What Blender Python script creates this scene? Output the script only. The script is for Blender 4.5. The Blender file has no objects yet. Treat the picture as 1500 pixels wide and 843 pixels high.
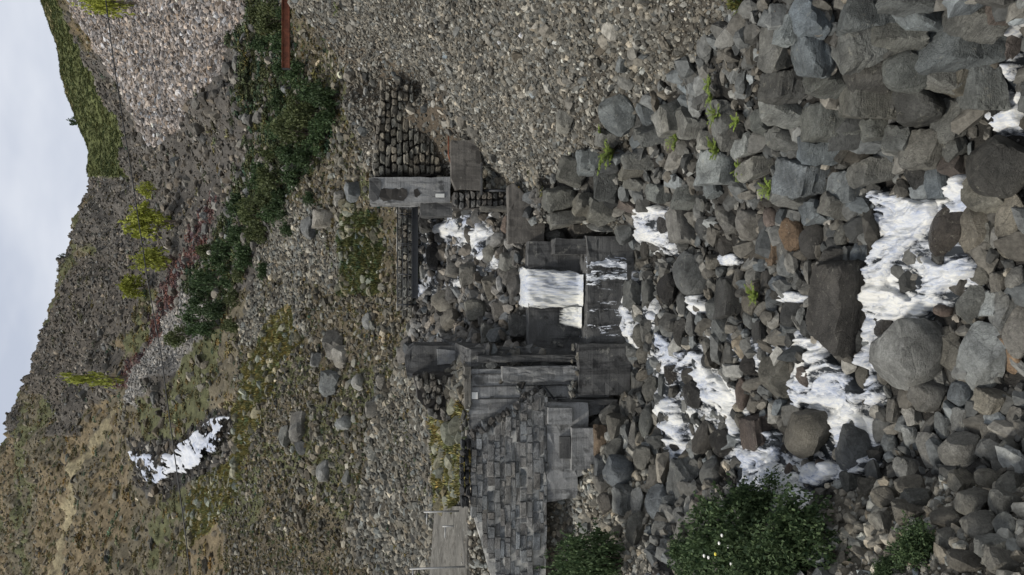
import bpy, bmesh, math, random
import numpy as np
from mathutils import Vector, Matrix

random.seed(11)
rng = np.random.default_rng(11)
scene = bpy.context.scene
C = scene.collection

# ------------------------------------------------------------------ camera
F = 1083.0                       # focal length in photo pixels (long side 1500)
PITCH = math.radians(-7.9)
CP, SP = math.cos(PITCH), math.sin(PITCH)
cam_d = bpy.data.cameras.new('camera')
cam_d.sensor_fit = 'HORIZONTAL'
cam_d.sensor_width = 36.0
cam_d.lens = 36.0 * F / 1500.0
cam_d.clip_start = 0.2
cam_d.clip_end = 5000.0
cam = bpy.data.objects.new('camera', cam_d)
C.objects.link(cam)
fwd = Vector((0, CP, SP)); upv = Vector((0, -SP, CP)); rgt = Vector((1, 0, 0))
m = Matrix.Identity(4)           # the photo was taken upright and is shown lying on its side
for i, col in enumerate((-upv, rgt, -fwd)):
    for r in range(3):
        m[r][i] = col[r]
cam.matrix_world = m
scene.camera = cam

# ------------------------------------------------------------------ world, sun, exposure
SUN_DIR = Vector((-0.50, -0.26, 0.83)).normalized()
world = bpy.data.worlds.new('World')
scene.world = world
world.use_nodes = True
wn, wl = world.node_tree.nodes, world.node_tree.links
wn.clear()
wout = wn.new('ShaderNodeOutputWorld')
wbg = wn.new('ShaderNodeBackground')
wbg.inputs['Strength'].default_value = 0.1
sky = wn.new('ShaderNodeTexSky')
sky.sky_type = 'NISHITA'
sky.sun_disc = False
sky.sun_elevation = math.asin(SUN_DIR.z)
sky.sun_rotation = math.atan2(SUN_DIR.x, SUN_DIR.y)
wtc = wn.new('ShaderNodeTexCoord')
wmap = wn.new('ShaderNodeMapping')
wmap.inputs['Scale'].default_value = (1.2, 1.2, 3.0)
wno = wn.new('ShaderNodeTexNoise')
wno.inputs['Scale'].default_value = 1.6
wno.inputs['Detail'].default_value = 5.0
wno.inputs['Roughness'].default_value = 0.5
wr = wn.new('ShaderNodeValToRGB')
wr.color_ramp.elements[0].position = 0.40
wr.color_ramp.elements[0].color = (3.9, 4.25, 5.0, 1)
wr.color_ramp.elements[1].position = 0.62
wr.color_ramp.elements[1].color = (6.7, 6.85, 7.15, 1)
wmix = wn.new('ShaderNodeMix')
wmix.data_type = 'RGBA'
wmix.inputs['Factor'].default_value = 0.93
wl.new(wtc.outputs['Generated'], wmap.inputs['Vector'])
wl.new(wmap.outputs['Vector'], wno.inputs['Vector'])
wl.new(wno.outputs['Fac'], wr.inputs['Fac'])
wl.new(sky.outputs['Color'], wmix.inputs[6])
wl.new(wr.outputs['Color'], wmix.inputs[7])
wl.new(wmix.outputs[2], wbg.inputs['Color'])
wl.new(wbg.outputs['Background'], wout.inputs['Surface'])

sun_d = bpy.data.lights.new('sun', 'SUN')
sun_d.energy = 2.4
sun_d.angle = math.radians(9)
sun_d.color = (1.0, 0.95, 0.88)
sun = bpy.data.objects.new('sun', sun_d)
C.objects.link(sun)
sun.rotation_euler = (-SUN_DIR).to_track_quat('-Z', 'Y').to_euler()

vs = scene.view_settings
vs.view_transform = 'Standard'
vs.look = 'None'
vs.exposure = 0.52
vs.gamma = 1.0
vs.use_curve_mapping = False

# ------------------------------------------------------------------ pixel <-> ray helpers (photo pixels ix, iy)
def te(ix, iy):
    a = ((843.0 - np.asarray(iy, float)) - 421.5) / F
    b = (750.0 - np.asarray(ix, float)) / F
    dy = CP - b * SP
    return a / dy, (SP + b * CP) / dy

def pix(t, e):
    d = CP + e * SP
    b = (e * CP - SP) / d
    a = t / d
    return 750.0 - b * F, 843.0 - (a * F + 421.5)

def P(ix, iy, Y):
    t, e = te(ix, iy)
    return Vector((float(t) * Y, Y, float(e) * Y))

def mpp(ix, iy, Y):              # metres per photo pixel at distance Y
    t, e = te(ix, iy)
    return float(Y * (CP + e * SP) / F)

# ------------------------------------------------------------------ noise (numpy)
def hash2(ix, iy, seed):
    h = (ix.astype(np.int64) * 374761393 + iy.astype(np.int64) * 668265263 + seed * 1274126177) & 0xffffffff
    h = ((h ^ (h >> 13)) * 1274126177) & 0xffffffff
    return ((h ^ (h >> 16)) & 0xffff) / 65535.0

def vnoise(x, y, seed=0):
    x0 = np.floor(x); y0 = np.floor(y)
    fx = x - x0; fy = y - y0
    fx = fx * fx * (3 - 2 * fx); fy = fy * fy * (3 - 2 * fy)
    a = hash2(x0, y0, seed); b = hash2(x0 + 1, y0, seed)
    c = hash2(x0, y0 + 1, seed); d = hash2(x0 + 1, y0 + 1, seed)
    return (a * (1 - fx) + b * fx) * (1 - fy) + (c * (1 - fx) + d * fx) * fy * 1.0

def fbm(x, y, seed=0, octv=4, gain=0.5):
    s = 0.0; amp = 1.0; tot = 0.0
    for o in range(octv):
        s = s + amp * vnoise(x * 2 ** o + 17.3 * o, y * 2 ** o - 9.1 * o, seed + o)
        tot += amp; amp *= gain
    return s / tot * 2 - 1

def inpoly(px, py, poly):
    r = np.zeros(px.shape, bool)
    n = len(poly)
    for i in range(n):
        x1, y1 = poly[i]; x2, y2 = poly[(i + 1) % n]
        cond = ((y1 > py) != (y2 > py))
        if y1 != y2:
            r ^= cond & (px < (x2 - x1) * (py - y1) / (y2 - y1) + x1)
    return r

# ------------------------------------------------------------------ terrain: three height functions
class Field:
    """thin plate interpolation of z/Y over (x/Y, ln Y)"""
    def __init__(self, pts, world_pts=(), smooth=2e-4):
        L = []
        for ix, iy, Y in pts:
            t, e = te(ix, iy); L.append((float(t), math.log(Y), float(e)))
        for x, Y, z in world_pts:
            L.append((x / Y, math.log(Y), z / Y))
        A = np.array(L)
        self.c = np.stack([A[:, 0] * 2.0, A[:, 1]], 1)
        n = len(A)
        K = self.k(self.c, self.c) + smooth * np.eye(n)
        Pm = np.c_[np.ones(n), self.c]
        M = np.block([[K, Pm], [Pm.T, np.zeros((3, 3))]])
        s = np.linalg.solve(M, np.r_[A[:, 2], 0, 0, 0])
        self.w, self.a = s[:n], s[n:]
    @staticmethod
    def k(p, q):
        d2 = ((p[:, None, :] - q[None, :, :]) ** 2).sum(2)
        return 0.5 * d2 * np.log(d2 + 1e-12)
    def __call__(self, t, Y):
        sh = np.broadcast(t, Y).shape
        q = np.stack([np.broadcast_to(t, sh).ravel() * 2.0, np.log(np.broadcast_to(Y, sh)).ravel()], 1)
        out = np.empty(len(q))
        for i in range(0, len(q), 20000):
            s = q[i:i + 20000]
            out[i:i + 20000] = self.k(s, self.c) @ self.w + self.a[0] + s @ self.a[1:]
        return out.reshape(sh)

low_pts = []
for v in (880, 930, 1000, 1080, 1160, 1240, 1320, 1400, 1500, 1620):
    for u in (260, 400, 500):
        t, e = te(v, 843 - u)
        low_pts.append((v, 843 - u, 12.96 / (0.2158 - float(e))))
for v, u in ((1290, 600), (1480, 700), (1500, 780), (1400, 600), (1600, 700), (1300, 190), (1150, 190), (1000, 180)):
    t, e = te(v, 843 - u)
    low_pts.append((v, 843 - u, 12.96 / (0.2158 - float(e))))
low_pts += [(1150, 0, 13.5), (1300, 60, 12.2), (1400, 0, 10.8), (1250, 150, 13.8), (1120, 120, 15.4), (1000, 190, 19.2),
            (900, 270, 23.3), (820, 300, 25.8),
            (1500, 843, 8.6), (1230, 843, 13.0), (1400, 770, 10.7), (1260, 740, 13.9), (1100, 843, 15.4), (1050, 770, 17.8),
            (930, 800, 21.8), (900, 720, 23.5), (870, 843, 22.8), (850, 700, 25.2), (845, 843, 24.6), (900, 620, 24.4)]
low = Field(low_pts, [(-9.6, 12, -4.5), (11, 14, -5.0), (0, 6, -11.2), (-3, 6, -7.5), (4, 6.5, -8.5), (-20, 26, -3), (20, 26, -3), (9, 20, -6.5), (6, 24, -6.0)])

hi_pts = [(765, 430, 26.6), (765, 385, 26.6), (735, 480, 28.2), (730, 440, 28.6), (690, 430, 31), (690, 380, 31), (650, 420, 34), (622, 400, 36.5), (622, 350, 36.5),
          (690, 640, 25.8), (690, 760, 25.8), (688, 850, 25.8), (640, 640, 33), (640, 740, 33), (640, 840, 33),
          (600, 600, 36.5), (600, 700, 37), (600, 830, 37), (582, 500, 38), (575, 420, 39), (578, 330, 39),
          (540, 640, 40), (520, 800, 42), (500, 600, 43), (480, 500, 46), (520, 400, 42.5), (500, 330, 43.5), (530, 290, 41),
          (450, 700, 47), (440, 820, 48), (440, 460, 49), (430, 380, 52), (470, 260, 46), (500, 200, 44), (480, 140, 46),
          (440, 80, 50), (430, 20, 51), (400, 300, 55), (390, 200, 55), (400, 120, 54), (380, 40, 58), (400, 560, 51), (380, 660, 52),
          (370, 800, 54), (345, 600, 58), (330, 720, 58), (300, 800, 63), (340, 500, 62), (300, 420, 74), (340, 340, 66), (300, 260, 82),
          (335, 630, 63), (260, 650, 78), (200, 680, 94), (270, 740, 74), (200, 760, 92), (220, 580, 92), (250, 520, 86),
          (160, 620, 110), (150, 520, 126), (120, 700, 125), (100, 820, 128), (200, 830, 90), (60, 760, 165), (50, 650, 190), (100, 580, 165),
          (0, 660, 235), (25, 600, 240), (50, 520, 250), (70, 450, 255), (95, 380, 260), (110, 320, 265), (130, 280, 270),
          (150, 450, 145), (150, 380, 155), (200, 400, 112), (200, 300, 125), (170, 320, 160), (240, 330, 95),
          (0, 800, 250), (-60, 830, 300),
          (375, 0, 60), (350, 100, 63), (320, 180, 70), (240, 220, 98), (330, 0, 72), (230, 0, 98), (230, 120, 98), (160, 60, 120), (90, 0, 142), (185, 155, 117), (215, 210, 108),
          (140, 100, 160), (110, 0, 185), (200, 200, 150),
          (170, 160, 215), (150, 230, 230), (100, 60, 245), (120, 140, 240),
          (143, 255, 285), (125, 210, 290), (105, 150, 295), (85, 70, 305), (65, 0, 315)]
for ix, iy in ((0, 660), (50, 520), (95, 380), (130, 280), (143, 255), (105, 150), (65, 0), (-60, 830)):
    hi_pts.append((ix + 45, iy, 360)); hi_pts.append((ix + 110, iy, 620))
hi = Field(hi_pts, [(3.2, 27.5, -4.3), (4.2, 30, -3.4), (5, 34, -1.2), (-2.9, 27, -2.0), (-2.6, 30, -1.7), (-1.7, 28, -3.5), (-1.3, 30.5, -2.8),
                    (8, 37, 0.5), (14, 39, 2.0), (20, 33, 4.5), (-20, 28, 0), (-25, 40, 5), (30, 45, 8), (60, 60, 30), (-60, 70, 40), (150, 160, 110), (-130, 150, 95)])
gr = Field([(640, 255, 31.2), (600, 135, 31.2), (655, 205, 30.2), (704, 225, 29.0), (750, 268, 27.6), (772, 285, 27.0), (802, 322, 26.4), (640, 150, 29.0), (690, 180, 27.6), (540, 250, 33), (420, 0, 30), (500, 150, 32),
            (1100, 60, 15.2), (1000, 150, 19.3), (880, 230, 23.3), (600, 0, 24.6), (800, 0, 19.8), (720, 120, 24.6), (900, 80, 19.9), (1140, 0, 13.6)],
           [(20, 20, 6), (22, 30, 12)], smooth=1e-5)
XL_Y = np.array([5, 20, 24, 26.0, 27.3, 28.5, 29.3, 30.2, 31, 33, 60])
XL_X = np.array([3.2, 3.2, 2.6, 2.2, 3.8, 4.6, 5.4, 5.0, 4.6, 4.6, 4.6])
Y_STEP = 25.75

def heights(t, Y):
    t, Y = np.broadcast_arrays(np.asarray(t, float), np.asarray(Y, float))
    x = t * Y
    zl = np.full(t.shape, -1e3); zh = np.full(t.shape, -1e3); zg = np.full(t.shape, -1e3)
    ml = (Y < Y_STEP) | ((Y < 27.0) & (x > -2.25) & (x < 2.35))
    if ml.any(): zl[ml] = low(t[ml], Y[ml]) * Y[ml]
    if (~ml).any(): zh[~ml] = hi(t[~ml], Y[~ml]) * Y[~ml]
    mg = (Y < 60) & (t > 0.02)
    if mg.any():
        xx, yy = x[mg], Y[mg]
        g = gr(t[mg], yy) * yy
        yc = 33 - 0.438 * (xx - 5.25); zc = 1.77 + 0.435 * (xx - 5.25)
        g = np.minimum(g, zc - 0.55 * (yy - yc))
        g = g - 2.2 * np.maximum(0, np.interp(yy, XL_Y, XL_X) - xx)
        g = g - 1.6 * np.maximum(0, 14.6 - yy)
        zg[mg] = g
    base = np.maximum(zl, zh)
    return base, zg

def zsurf(t, Y):
    b, g = heights(t, Y)
    return np.maximum(b, g)

YS = np.exp(np.linspace(math.log(6.5), math.log(600), 900))
TS = np.linspace(-0.62, 0.62, 311)
_T, _Y = np.meshgrid(TS, YS)
EGRID = zsurf(_T, _Y) / _Y
def hit(ix, iy, ymin=0.0):
    """distance at which the rays through these pixels meet the ground"""
    ix = np.atleast_1d(np.asarray(ix, float)); iy = np.atleast_1d(np.asarray(iy, float))
    t, e = te(ix, iy)
    g = np.clip((t - TS[0]) / (TS[1] - TS[0]), 0, len(TS) - 1.001)
    k0 = g.astype(int); f = g - k0
    out = np.full(len(ix), np.nan)
    ok_y = YS >= ymin
    for i in range(0, len(ix), 2000):
        sl_ = slice(i, i + 2000)
        E = EGRID[:, k0[sl_]] * (1 - f[sl_]) + EGRID[:, k0[sl_] + 1] * f[sl_]
        ok = (E >= e[sl_][None]) & ok_y[:, None]
        k = ok.argmax(0); any_ = ok.any(0)
        kk = np.maximum(k, 1); c = np.arange(E.shape[1])
        e0, e1 = E[kk - 1, c], E[kk, c]
        w = np.clip((e[sl_] - e0) / np.where(e1 > e0, e1 - e0, 1), 0, 1)
        out[sl_] = np.where(any_, YS[kk - 1] + w * (YS[kk] - YS[kk - 1]), np.nan)
    return out

def ground_z(x, Y):
    return float(zsurf(np.array([x / Y]), np.array([float(Y)]))[0])

# ------------------------------------------------------------------ material helpers
def new_mat(name):
    mt = bpy.data.materials.new(name)
    mt.use_nodes = True
    n = mt.node_tree.nodes
    b = n['Principled BSDF']
    return mt, n, mt.node_tree.links, b

def noise_node(n, l, coord, scale, detail=4, rough=0.55, dist=0.0):
    x = n.new('ShaderNodeTexNoise')
    x.inputs['Scale'].default_value = scale
    x.inputs['Detail'].default_value = detail
    x.inputs['Roughness'].default_value = rough
    x.inputs['Distortion'].default_value = dist
    if coord is not None: l.new(coord, x.inputs['Vector'])
    return x.outputs['Fac']

def ramp(n, l, fac, stops):
    r = n.new('ShaderNodeValToRGB')
    els = r.color_ramp.elements
    while len(els) < len(stops): els.new(0.5)
    for el, (p, c) in zip(els, stops):
        el.position = p
        el.color = (c, c, c, 1) if not isinstance(c, tuple) else (*c, 1)
    l.new(fac, r.inputs['Fac'])
    return r.outputs['Color']

def mixc(n, l, fac, a, b, mode='MIX'):
    x = n.new('ShaderNodeMix'); x.data_type = 'RGBA'; x.blend_type = mode
    for sock, val in ((x.inputs[0], fac), (x.inputs[6], a), (x.inputs[7], b)):
        if hasattr(val, 'links') or isinstance(val, bpy.types.NodeSocket): l.new(val, sock)
        elif isinstance(val, tuple): sock.default_value = (*val, 1)
        else: sock.default_value = val
    return x.outputs[2]

def bump(n, l, b, height, strength, dist):
    x = n.new('ShaderNodeBump')
    x.inputs['Strength'].default_value = strength
    x.inputs['Distance'].default_value = dist
    l.new(height, x.inputs['Height'])
    l.new(x.outputs['Normal'], b.inputs['Normal'])

def world_pos(n):
    return n.new('ShaderNodeNewGeometry').outputs['Position']

def mapped(n, l, vec, scale):
    mp = n.new('ShaderNodeMapping')
    mp.inputs['Scale'].default_value = scale
    l.new(vec, mp.inputs['Vector'])
    return mp.outputs['Vector']

# rock on single objects: colour comes from the object's own colour
def make_rock_mat(name, strata=0.5, gloss=0.72):
    mt, n, l, b = new_mat(name)
    oi = n.new('ShaderNodeObjectInfo')
    p = world_pos(n)
    n1 = noise_node(n, l, p, 1.6, 6, 0.65)
    n2 = noise_node(n, l, p, 12.0, 9, 0.8, 0.9)
    tc = n.new('ShaderNodeTexCoord').outputs['Object']
    st = noise_node(n, l, mapped(n, l, tc, (0.7, 0.7, 6.0)), 2.0, 4, 0.6, 0.6)
    c = mixc(n, l, 1.0, oi.outputs['Color'], ramp(n, l, n1, [(0.3, 0.5), (0.5, 1.0), (0.7, 1.55)]), 'MULTIPLY')
    c = mixc(n, l, 0.9, c, ramp(n, l, n2, [(0.32, 0.42), (0.5, 1.0), (0.68, 1.5)]), 'MULTIPLY')
    c = mixc(n, l, strata, c, ramp(n, l, st, [(0.35, 0.6), (0.5, 1.0), (0.65, 1.3)]), 'MULTIPLY')
    vo = n.new('ShaderNodeTexVoronoi'); vo.feature = 'DISTANCE_TO_EDGE'; vo.inputs['Scale'].default_value = 1.1
    wp = n.new('ShaderNodeVectorMath'); wp.operation = 'MULTIPLY_ADD'; wp.inputs[1].default_value = (0.55, 0.55, 0.55)
    wn_ = n.new('ShaderNodeTexNoise'); wn_.inputs['Scale'].default_value = 2.2; wn_.inputs['Detail'].default_value = 5.0
    l.new(p, wn_.inputs['Vector']); l.new(wn_.outputs['Color'], wp.inputs[0]); l.new(p, wp.inputs[2])
    l.new(wp.outputs[0], vo.inputs['Vector'])
    c = mixc(n, l, 0.4, c, ramp(n, l, vo.outputs['Distance'], [(0.0, 0.3), (0.02, 1.0)]), 'MULTIPLY')
    li = noise_node(n, l, p, 5.0, 6, 0.75)
    c = mixc(n, l, ramp(n, l, li, [(0.60, 0.0), (0.68, 0.45)]), c, (0.36, 0.35, 0.29))
    wv = noise_node(n, l, p, 0.45, 3)
    c = mixc(n, l, ramp(n, l, wv, [(0.45, 0.0), (0.62, 0.4)]), c, mixc(n, l, 1.0, c, (1.08, 1.0, 0.86), 'MULTIPLY'))
    l.new(c, b.inputs['Base Color'])
    b.inputs['Roughness'].default_value = gloss
    b.inputs['Specular IOR Level'].default_value = 0.3
    h = mixc(n, l, strata, n2, st)
    h = mixc(n, l, 0.15, h, ramp(n, l, vo.outputs['Distance'], [(0.0, 0.0), (0.05, 1.0)]))
    h = mixc(n, l, 0.35, h, noise_node(n, l, p, 38.0, 4, 0.7))
    bump(n, l, b, h, 1.0, 0.16)
    return mt
M_ROCK = make_rock_mat('slaty_stone', 0.42)
M_ROCK_R = make_rock_mat('boulder_stone', 0.12)
M_WET = make_rock_mat('wet_stone', 0.3, 0.22)

# rock on scattered stones: colour comes from the point that carries the stone
def make_scatter_mat(name, rough=0.85):
    mt, n, l, b = new_mat(name)
    at = n.new('ShaderNodeAttribute'); at.attribute_type = 'INSTANCER'; at.attribute_name = 'col'
    p = world_pos(n)
    c = mixc(n, l, 0.9, at.outputs['Color'], ramp(n, l, noise_node(n, l, p, 7.0, 5, 0.7), [(0.3, 0.5), (0.5, 1.0), (0.7, 1.5)]), 'MULTIPLY')
    l.new(c, b.inputs['Base Color'])
    b.inputs['Roughness'].default_value = rough
    b.inputs['Specular IOR Level'].default_value = 0.25
    bump(n, l, b, noise_node(n, l, p, 22.0, 4, 0.7), 0.6, 0.05)
    return mt
M_STONES = make_scatter_mat('loose_stone', 0.8)

def make_ground_mat():
    mt, n, l, b = new_mat('ground_soil_and_rubble')
    at = n.new('ShaderNodeAttribute'); at.attribute_name = 'zone'
    p = world_pos(n)
    n1 = noise_node(n, l, p, 0.12, 6, 0.65)
    n2 = noise_node(n, l, p, 1.3, 6, 0.7)
    n3 = noise_node(n, l, p, 9.0, 4, 0.7)
    c = mixc(n, l, 0.9, at.outputs['Color'], ramp(n, l, n1, [(0.3, 0.6), (0.5, 1.0), (0.7, 1.35)]), 'MULTIPLY')
    c = mixc(n, l, 0.9, c, ramp(n, l, n2, [(0.3, 0.5), (0.5, 1.0), (0.7, 1.5)]), 'MULTIPLY')
    c = mixc(n, l, 0.7, c, ramp(n, l, n3, [(0.3, 0.5), (0.5, 1.0), (0.7, 1.4)]), 'MULTIPLY')
    l.new(c, b.inputs['Base Color'])
    b.inputs['Roughness'].default_value = 0.95
    b.inputs['Specular IOR Level'].default_value = 0.15
    bump(n, l, b, mixc(n, l, 0.5, n2, n3), 1.0, 0.25)
    return mt
M_GROUND = make_ground_mat()

def make_concrete(name, base, dark, streak=0.7, boards=0.0):
    mt, n, l, b = new_mat(name)
    p = world_pos(n)
    c = mixc(n, l, ramp(n, l, noise_node(n, l, p, 0.9, 6, 0.65), [(0.38, 0.0), (0.62, 1.0)]), base, tuple(x * 0.62 for x in base))
    sk = noise_node(n, l, mapped(n, l, p, (3.0, 3.0, 0.35)), 1.0, 5, 0.7)
    c = mixc(n, l, ramp(n, l, sk, [(0.5, 0.0), (0.62, streak)]), c, dark)
    bl = noise_node(n, l, p, 1.7, 4, 0.6)
    c = mixc(n, l, ramp(n, l, bl, [(0.58, 0.0), (0.66, 0.8)]), c, tuple(x * 0.8 for x in dark))
    c = mixc(n, l, ramp(n, l, noise_node(n, l, p, 2.6, 5, 0.7), [(0.60, 0.0), (0.70, 0.5)]), c, (0.30, 0.29, 0.25))
    fine = noise_node(n, l, p, 24.0, 4, 0.7)
    c = mixc(n, l, 0.6, c, ramp(n, l, fine, [(0.3, 0.65), (0.5, 1.0), (0.7, 1.25)]), 'MULTIPLY')
    l.new(c, b.inputs['Base Color'])
    b.inputs['Roughness'].default_value = 0.85
    b.inputs['Specular IOR Level'].default_value = 0.25
    bd = noise_node(n, l, mapped(n, l, p, (0.25, 0.25, 7.0)), 1.0, 3, 0.6)
    bump(n, l, b, mixc(n, l, 0.5, mixc(n, l, 0.5, fine, noise_node(n, l, p, 5.0, 5, 0.7)), bd), 0.8, 0.06)
    return mt
M_CONC = make_concrete('weathered_concrete', (0.26, 0.262, 0.256), (0.07, 0.07, 0.067), 0.65)
M_CONC_D = make_concrete('dark_stained_and_shaded_concrete', (0.095, 0.095, 0.092), (0.025, 0.025, 0.025), 0.8)  # stained concrete, also carries the shade painted on the stream wall
M_CONC_P = make_concrete('pale_concrete', (0.145, 0.138, 0.12), (0.065, 0.06, 0.05), 0.85)
M_CONC_B = make_concrete('brownish_concrete', (0.135, 0.125, 0.11), (0.04, 0.037, 0.033), 0.5)

def plain_mat(name, col, rough=0.6, metal=0.0, var=0.35, scale=6.0):
    mt, n, l, b = new_mat(name)
    p = world_pos(n)
    c = mixc(n, l, 1.0, col, ramp(n, l, noise_node(n, l, p, scale, 5, 0.7), [(0.3, 1 - var), (0.7, 1 + var)]), 'MULTIPLY')
    l.new(c, b.inputs['Base Color'])
    b.inputs['Roughness'].default_value = rough
    b.inputs['Metallic'].default_value = metal
    bump(n, l, b, noise_node(n, l, p, 30.0, 3), 0.3, 0.01)
    return mt
M_RUST = plain_mat('rusted_steel', (0.16, 0.055, 0.028), 0.85, 0.0, 0.55, 5.0)
M_STEEL = plain_mat('dark_painted_steel', (0.02, 0.022, 0.024), 0.55)
M_GALV = plain_mat('galvanised_steel', (0.26, 0.26, 0.25), 0.5, 0.3, 0.25)
M_SIGN = plain_mat('white_plate', (0.62, 0.62, 0.58), 0.5, 0, 0.1)
M_CABLE = plain_mat('black_cable', (0.015, 0.015, 0.015), 0.6)
M_BARK = plain_mat('bark', (0.07, 0.055, 0.04), 0.9, 0, 0.4, 20)
M_MORTAR = plain_mat('old_mortar', (0.30, 0.295, 0.27), 0.95, 0, 0.4, 8)
M_EARTH = plain_mat('dark_earth_core', (0.035, 0.032, 0.028), 0.95, 0, 0.4, 4)

def leaf_mat(name, a, b_, trans=0.25):
    mt, n, l, b = new_mat(name)
    g = n.new('ShaderNodeNewGeometry')
    oi = n.new('ShaderNodeObjectInfo')
    c = mixc(n, l, g.outputs['Random Per Island'], a, b_)
    c = mixc(n, l, 0.6, c, ramp(n, l, oi.outputs['Random'], [(0.0, 0.7), (1.0, 1.3)]), 'MULTIPLY')
    l.new(c, b.inputs['Base Color'])
    b.inputs['Roughness'].default_value = 0.6
    b.inputs['Specular IOR Level'].default_value = 0.25
    tr = n.new('ShaderNodeBsdfTranslucent')
    l.new(c, tr.inputs['Color'])
    mx = n.new('ShaderNodeMixShader'); mx.inputs[0].default_value = trans
    l.new(b.outputs[0], mx.inputs[1]); l.new(tr.outputs[0], mx.inputs[2])
    l.new(mx.outputs[0], n['Material Output'].inputs['Surface'])
    return mt
M_LEAF_N = leaf_mat('bush_leaf', (0.022, 0.046, 0.018), (0.105, 0.15, 0.065))
M_LEAF_D = leaf_mat('dark_shrub_leaf', (0.024, 0.046, 0.018), (0.075, 0.115, 0.045))
M_LEAF_M = leaf_mat('olive_shrub_leaf', (0.05, 0.065, 0.025), (0.12, 0.14, 0.055))
M_LEAF_Y = leaf_mat('yellow_green_leaf', (0.16, 0.18, 0.025), (0.32, 0.34, 0.06))
M_FERN = leaf_mat('bright_weed_leaf', (0.10, 0.15, 0.02), (0.22, 0.28, 0.06))
M_PETAL = plain_mat('white_petal', (0.75, 0.74, 0.68), 0.6, 0, 0.05)
M_PETAL_Y = plain_mat('yellow_petal', (0.7, 0.6, 0.08), 0.6, 0, 0.05)

def make_veg_scatter(name):
    mt, n, l, b = new_mat(name)
    at = n.new('ShaderNodeAttribute'); at.attribute_type = 'INSTANCER'; at.attribute_name = 'col'
    g = n.new('ShaderNodeNewGeometry')
    c = mixc(n, l, 1.0, at.outputs['Color'], ramp(n, l, g.outputs['Random Per Island'], [(0.0, 0.55), (1.0, 1.45)]), 'MULTIPLY')
    l.new(c, b.inputs['Base Color'])
    b.inputs['Roughness'].default_value = 0.75
    b.inputs['Specular IOR Level'].default_value = 0.15
    return mt
M_VEG = make_veg_scatter('low_vegetation')

def make_water_mat(name, scale, warm=(0.80, 0.80, 0.74), lo=0.34, hi_=0.56, veil=False):
    mt, n, l, b = new_mat(name)
    at = n.new('ShaderNodeAttribute'); at.attribute_name = 'foam'
    p = world_pos(n)
    nz = noise_node(n, l, mapped(n, l, p, scale), 1.0, 6, 0.7, 0.8)
    n2 = noise_node(n, l, mapped(n, l, p, tuple(s * 2.7 for s in scale)), 1.0, 4, 0.7, 1.2)
    ad = n.new('ShaderNodeMath'); ad.operation = 'MULTIPLY'
    l.new(at.outputs['Fac'], ad.inputs[0])
    a2 = n.new('ShaderNodeMath'); a2.operation = 'ADD'; a2.inputs[1].default_value = 0.25
    l.new(mixc(n, l, 0.45, nz, n2), a2.inputs[0])
    l.new(a2.outputs[0], ad.inputs[1])
    lf = noise_node(n, l, mapped(n, l, p, tuple(s * 0.22 for s in scale)), 1.0, 3, 0.6)
    a3 = n.new('ShaderNodeMath'); a3.operation = 'MULTIPLY_ADD'; a3.inputs[1].default_value = 0.7
    l.new(lf, a3.inputs[0]); l.new(ad.outputs[0], a3.inputs[2])
    f = ramp(n, l, a3.outputs[0], [(lo + 0.35, 0.0), (hi_ + 0.35, 1.0)])
    c = mixc(n, l, ramp(n, l, f, [(0.0, 0.0), (0.45, 0.55), (1.0, 1.0)]), (0.022, 0.025, 0.028), mixc(n, l, ramp(n, l, mixc(n, l, 0.5, n2, lf), [(0.38, 0.0), (0.58, 1.0)]), (0.30, 0.34, 0.43), warm))  # blue-grey patches put the shade of the foam into its colour
    l.new(c, b.inputs['Base Color'])
    l.new(ramp(n, l, f, [(0.0, 0.08), (0.6, 0.6)]), b.inputs['Roughness'])
    b.inputs['IOR'].default_value = 1.33
    if veil: l.new(ramp(n, l, f, [(0.05, 0.0), (0.55, 1.0)]), b.inputs['Alpha'])
    bump(n, l, b, mixc(n, l, 0.3, nz, n2), 0.5, 0.10)
    return mt
M_WATER = make_water_mat('white_water', (5.0, 1.5, 3.0), (0.60, 0.595, 0.555), 0.50, 1.04)
M_FALL = make_water_mat('falling_water', (6.0, 2.0, 0.7), (0.62, 0.61, 0.545), 0.46, 0.90, True)
M_FARW = make_water_mat('distant_white_water', (0.9, 0.4, 0.5), (0.50, 0.51, 0.52), 0.64, 1.0, True)
M_FILM = make_water_mat('thin_water_film', (7.0, 2.0, 1.6), (0.62, 0.64, 0.66), 0.62, 1.05, True)

# ------------------------------------------------------------------ object helpers
def tag(o, label=None, cat=None, group=None, kind=None):
    if label: o['label'] = label
    if cat: o['category'] = cat
    if group: o['group'] = group
    if kind: o['kind'] = kind
    return o

def link(name, me, mat=None, parent=None, loc=None):
    o = bpy.data.objects.new(name, me)
    if mat is not None and me is not None and not me.materials: me.materials.append(mat)
    C.objects.link(o)
    if parent is not None: o.parent = parent
    if loc is not None: o.location = loc
    return o

def empty(name, loc, label, cat, group=None):
    o = bpy.data.objects.new(name, None)
    o.empty_display_size = 0.3
    C.objects.link(o)
    o.location = loc
    tag(o, label, cat, group)
    return o

def mesh_from(name, v, f, mat=None, smooth=False, angle=None):
    me = bpy.data.meshes.new(name)
    me.from_pydata([tuple(x) for x in v], [], [tuple(x) for x in f])
    if smooth:
        me.polygons.foreach_set('use_smooth', [True] * len(me.polygons))
        if angle: me.set_sharp_from_angle(angle=math.radians(angle))
    if mat: me.materials.append(mat)
    me.update()
    return me

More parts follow.
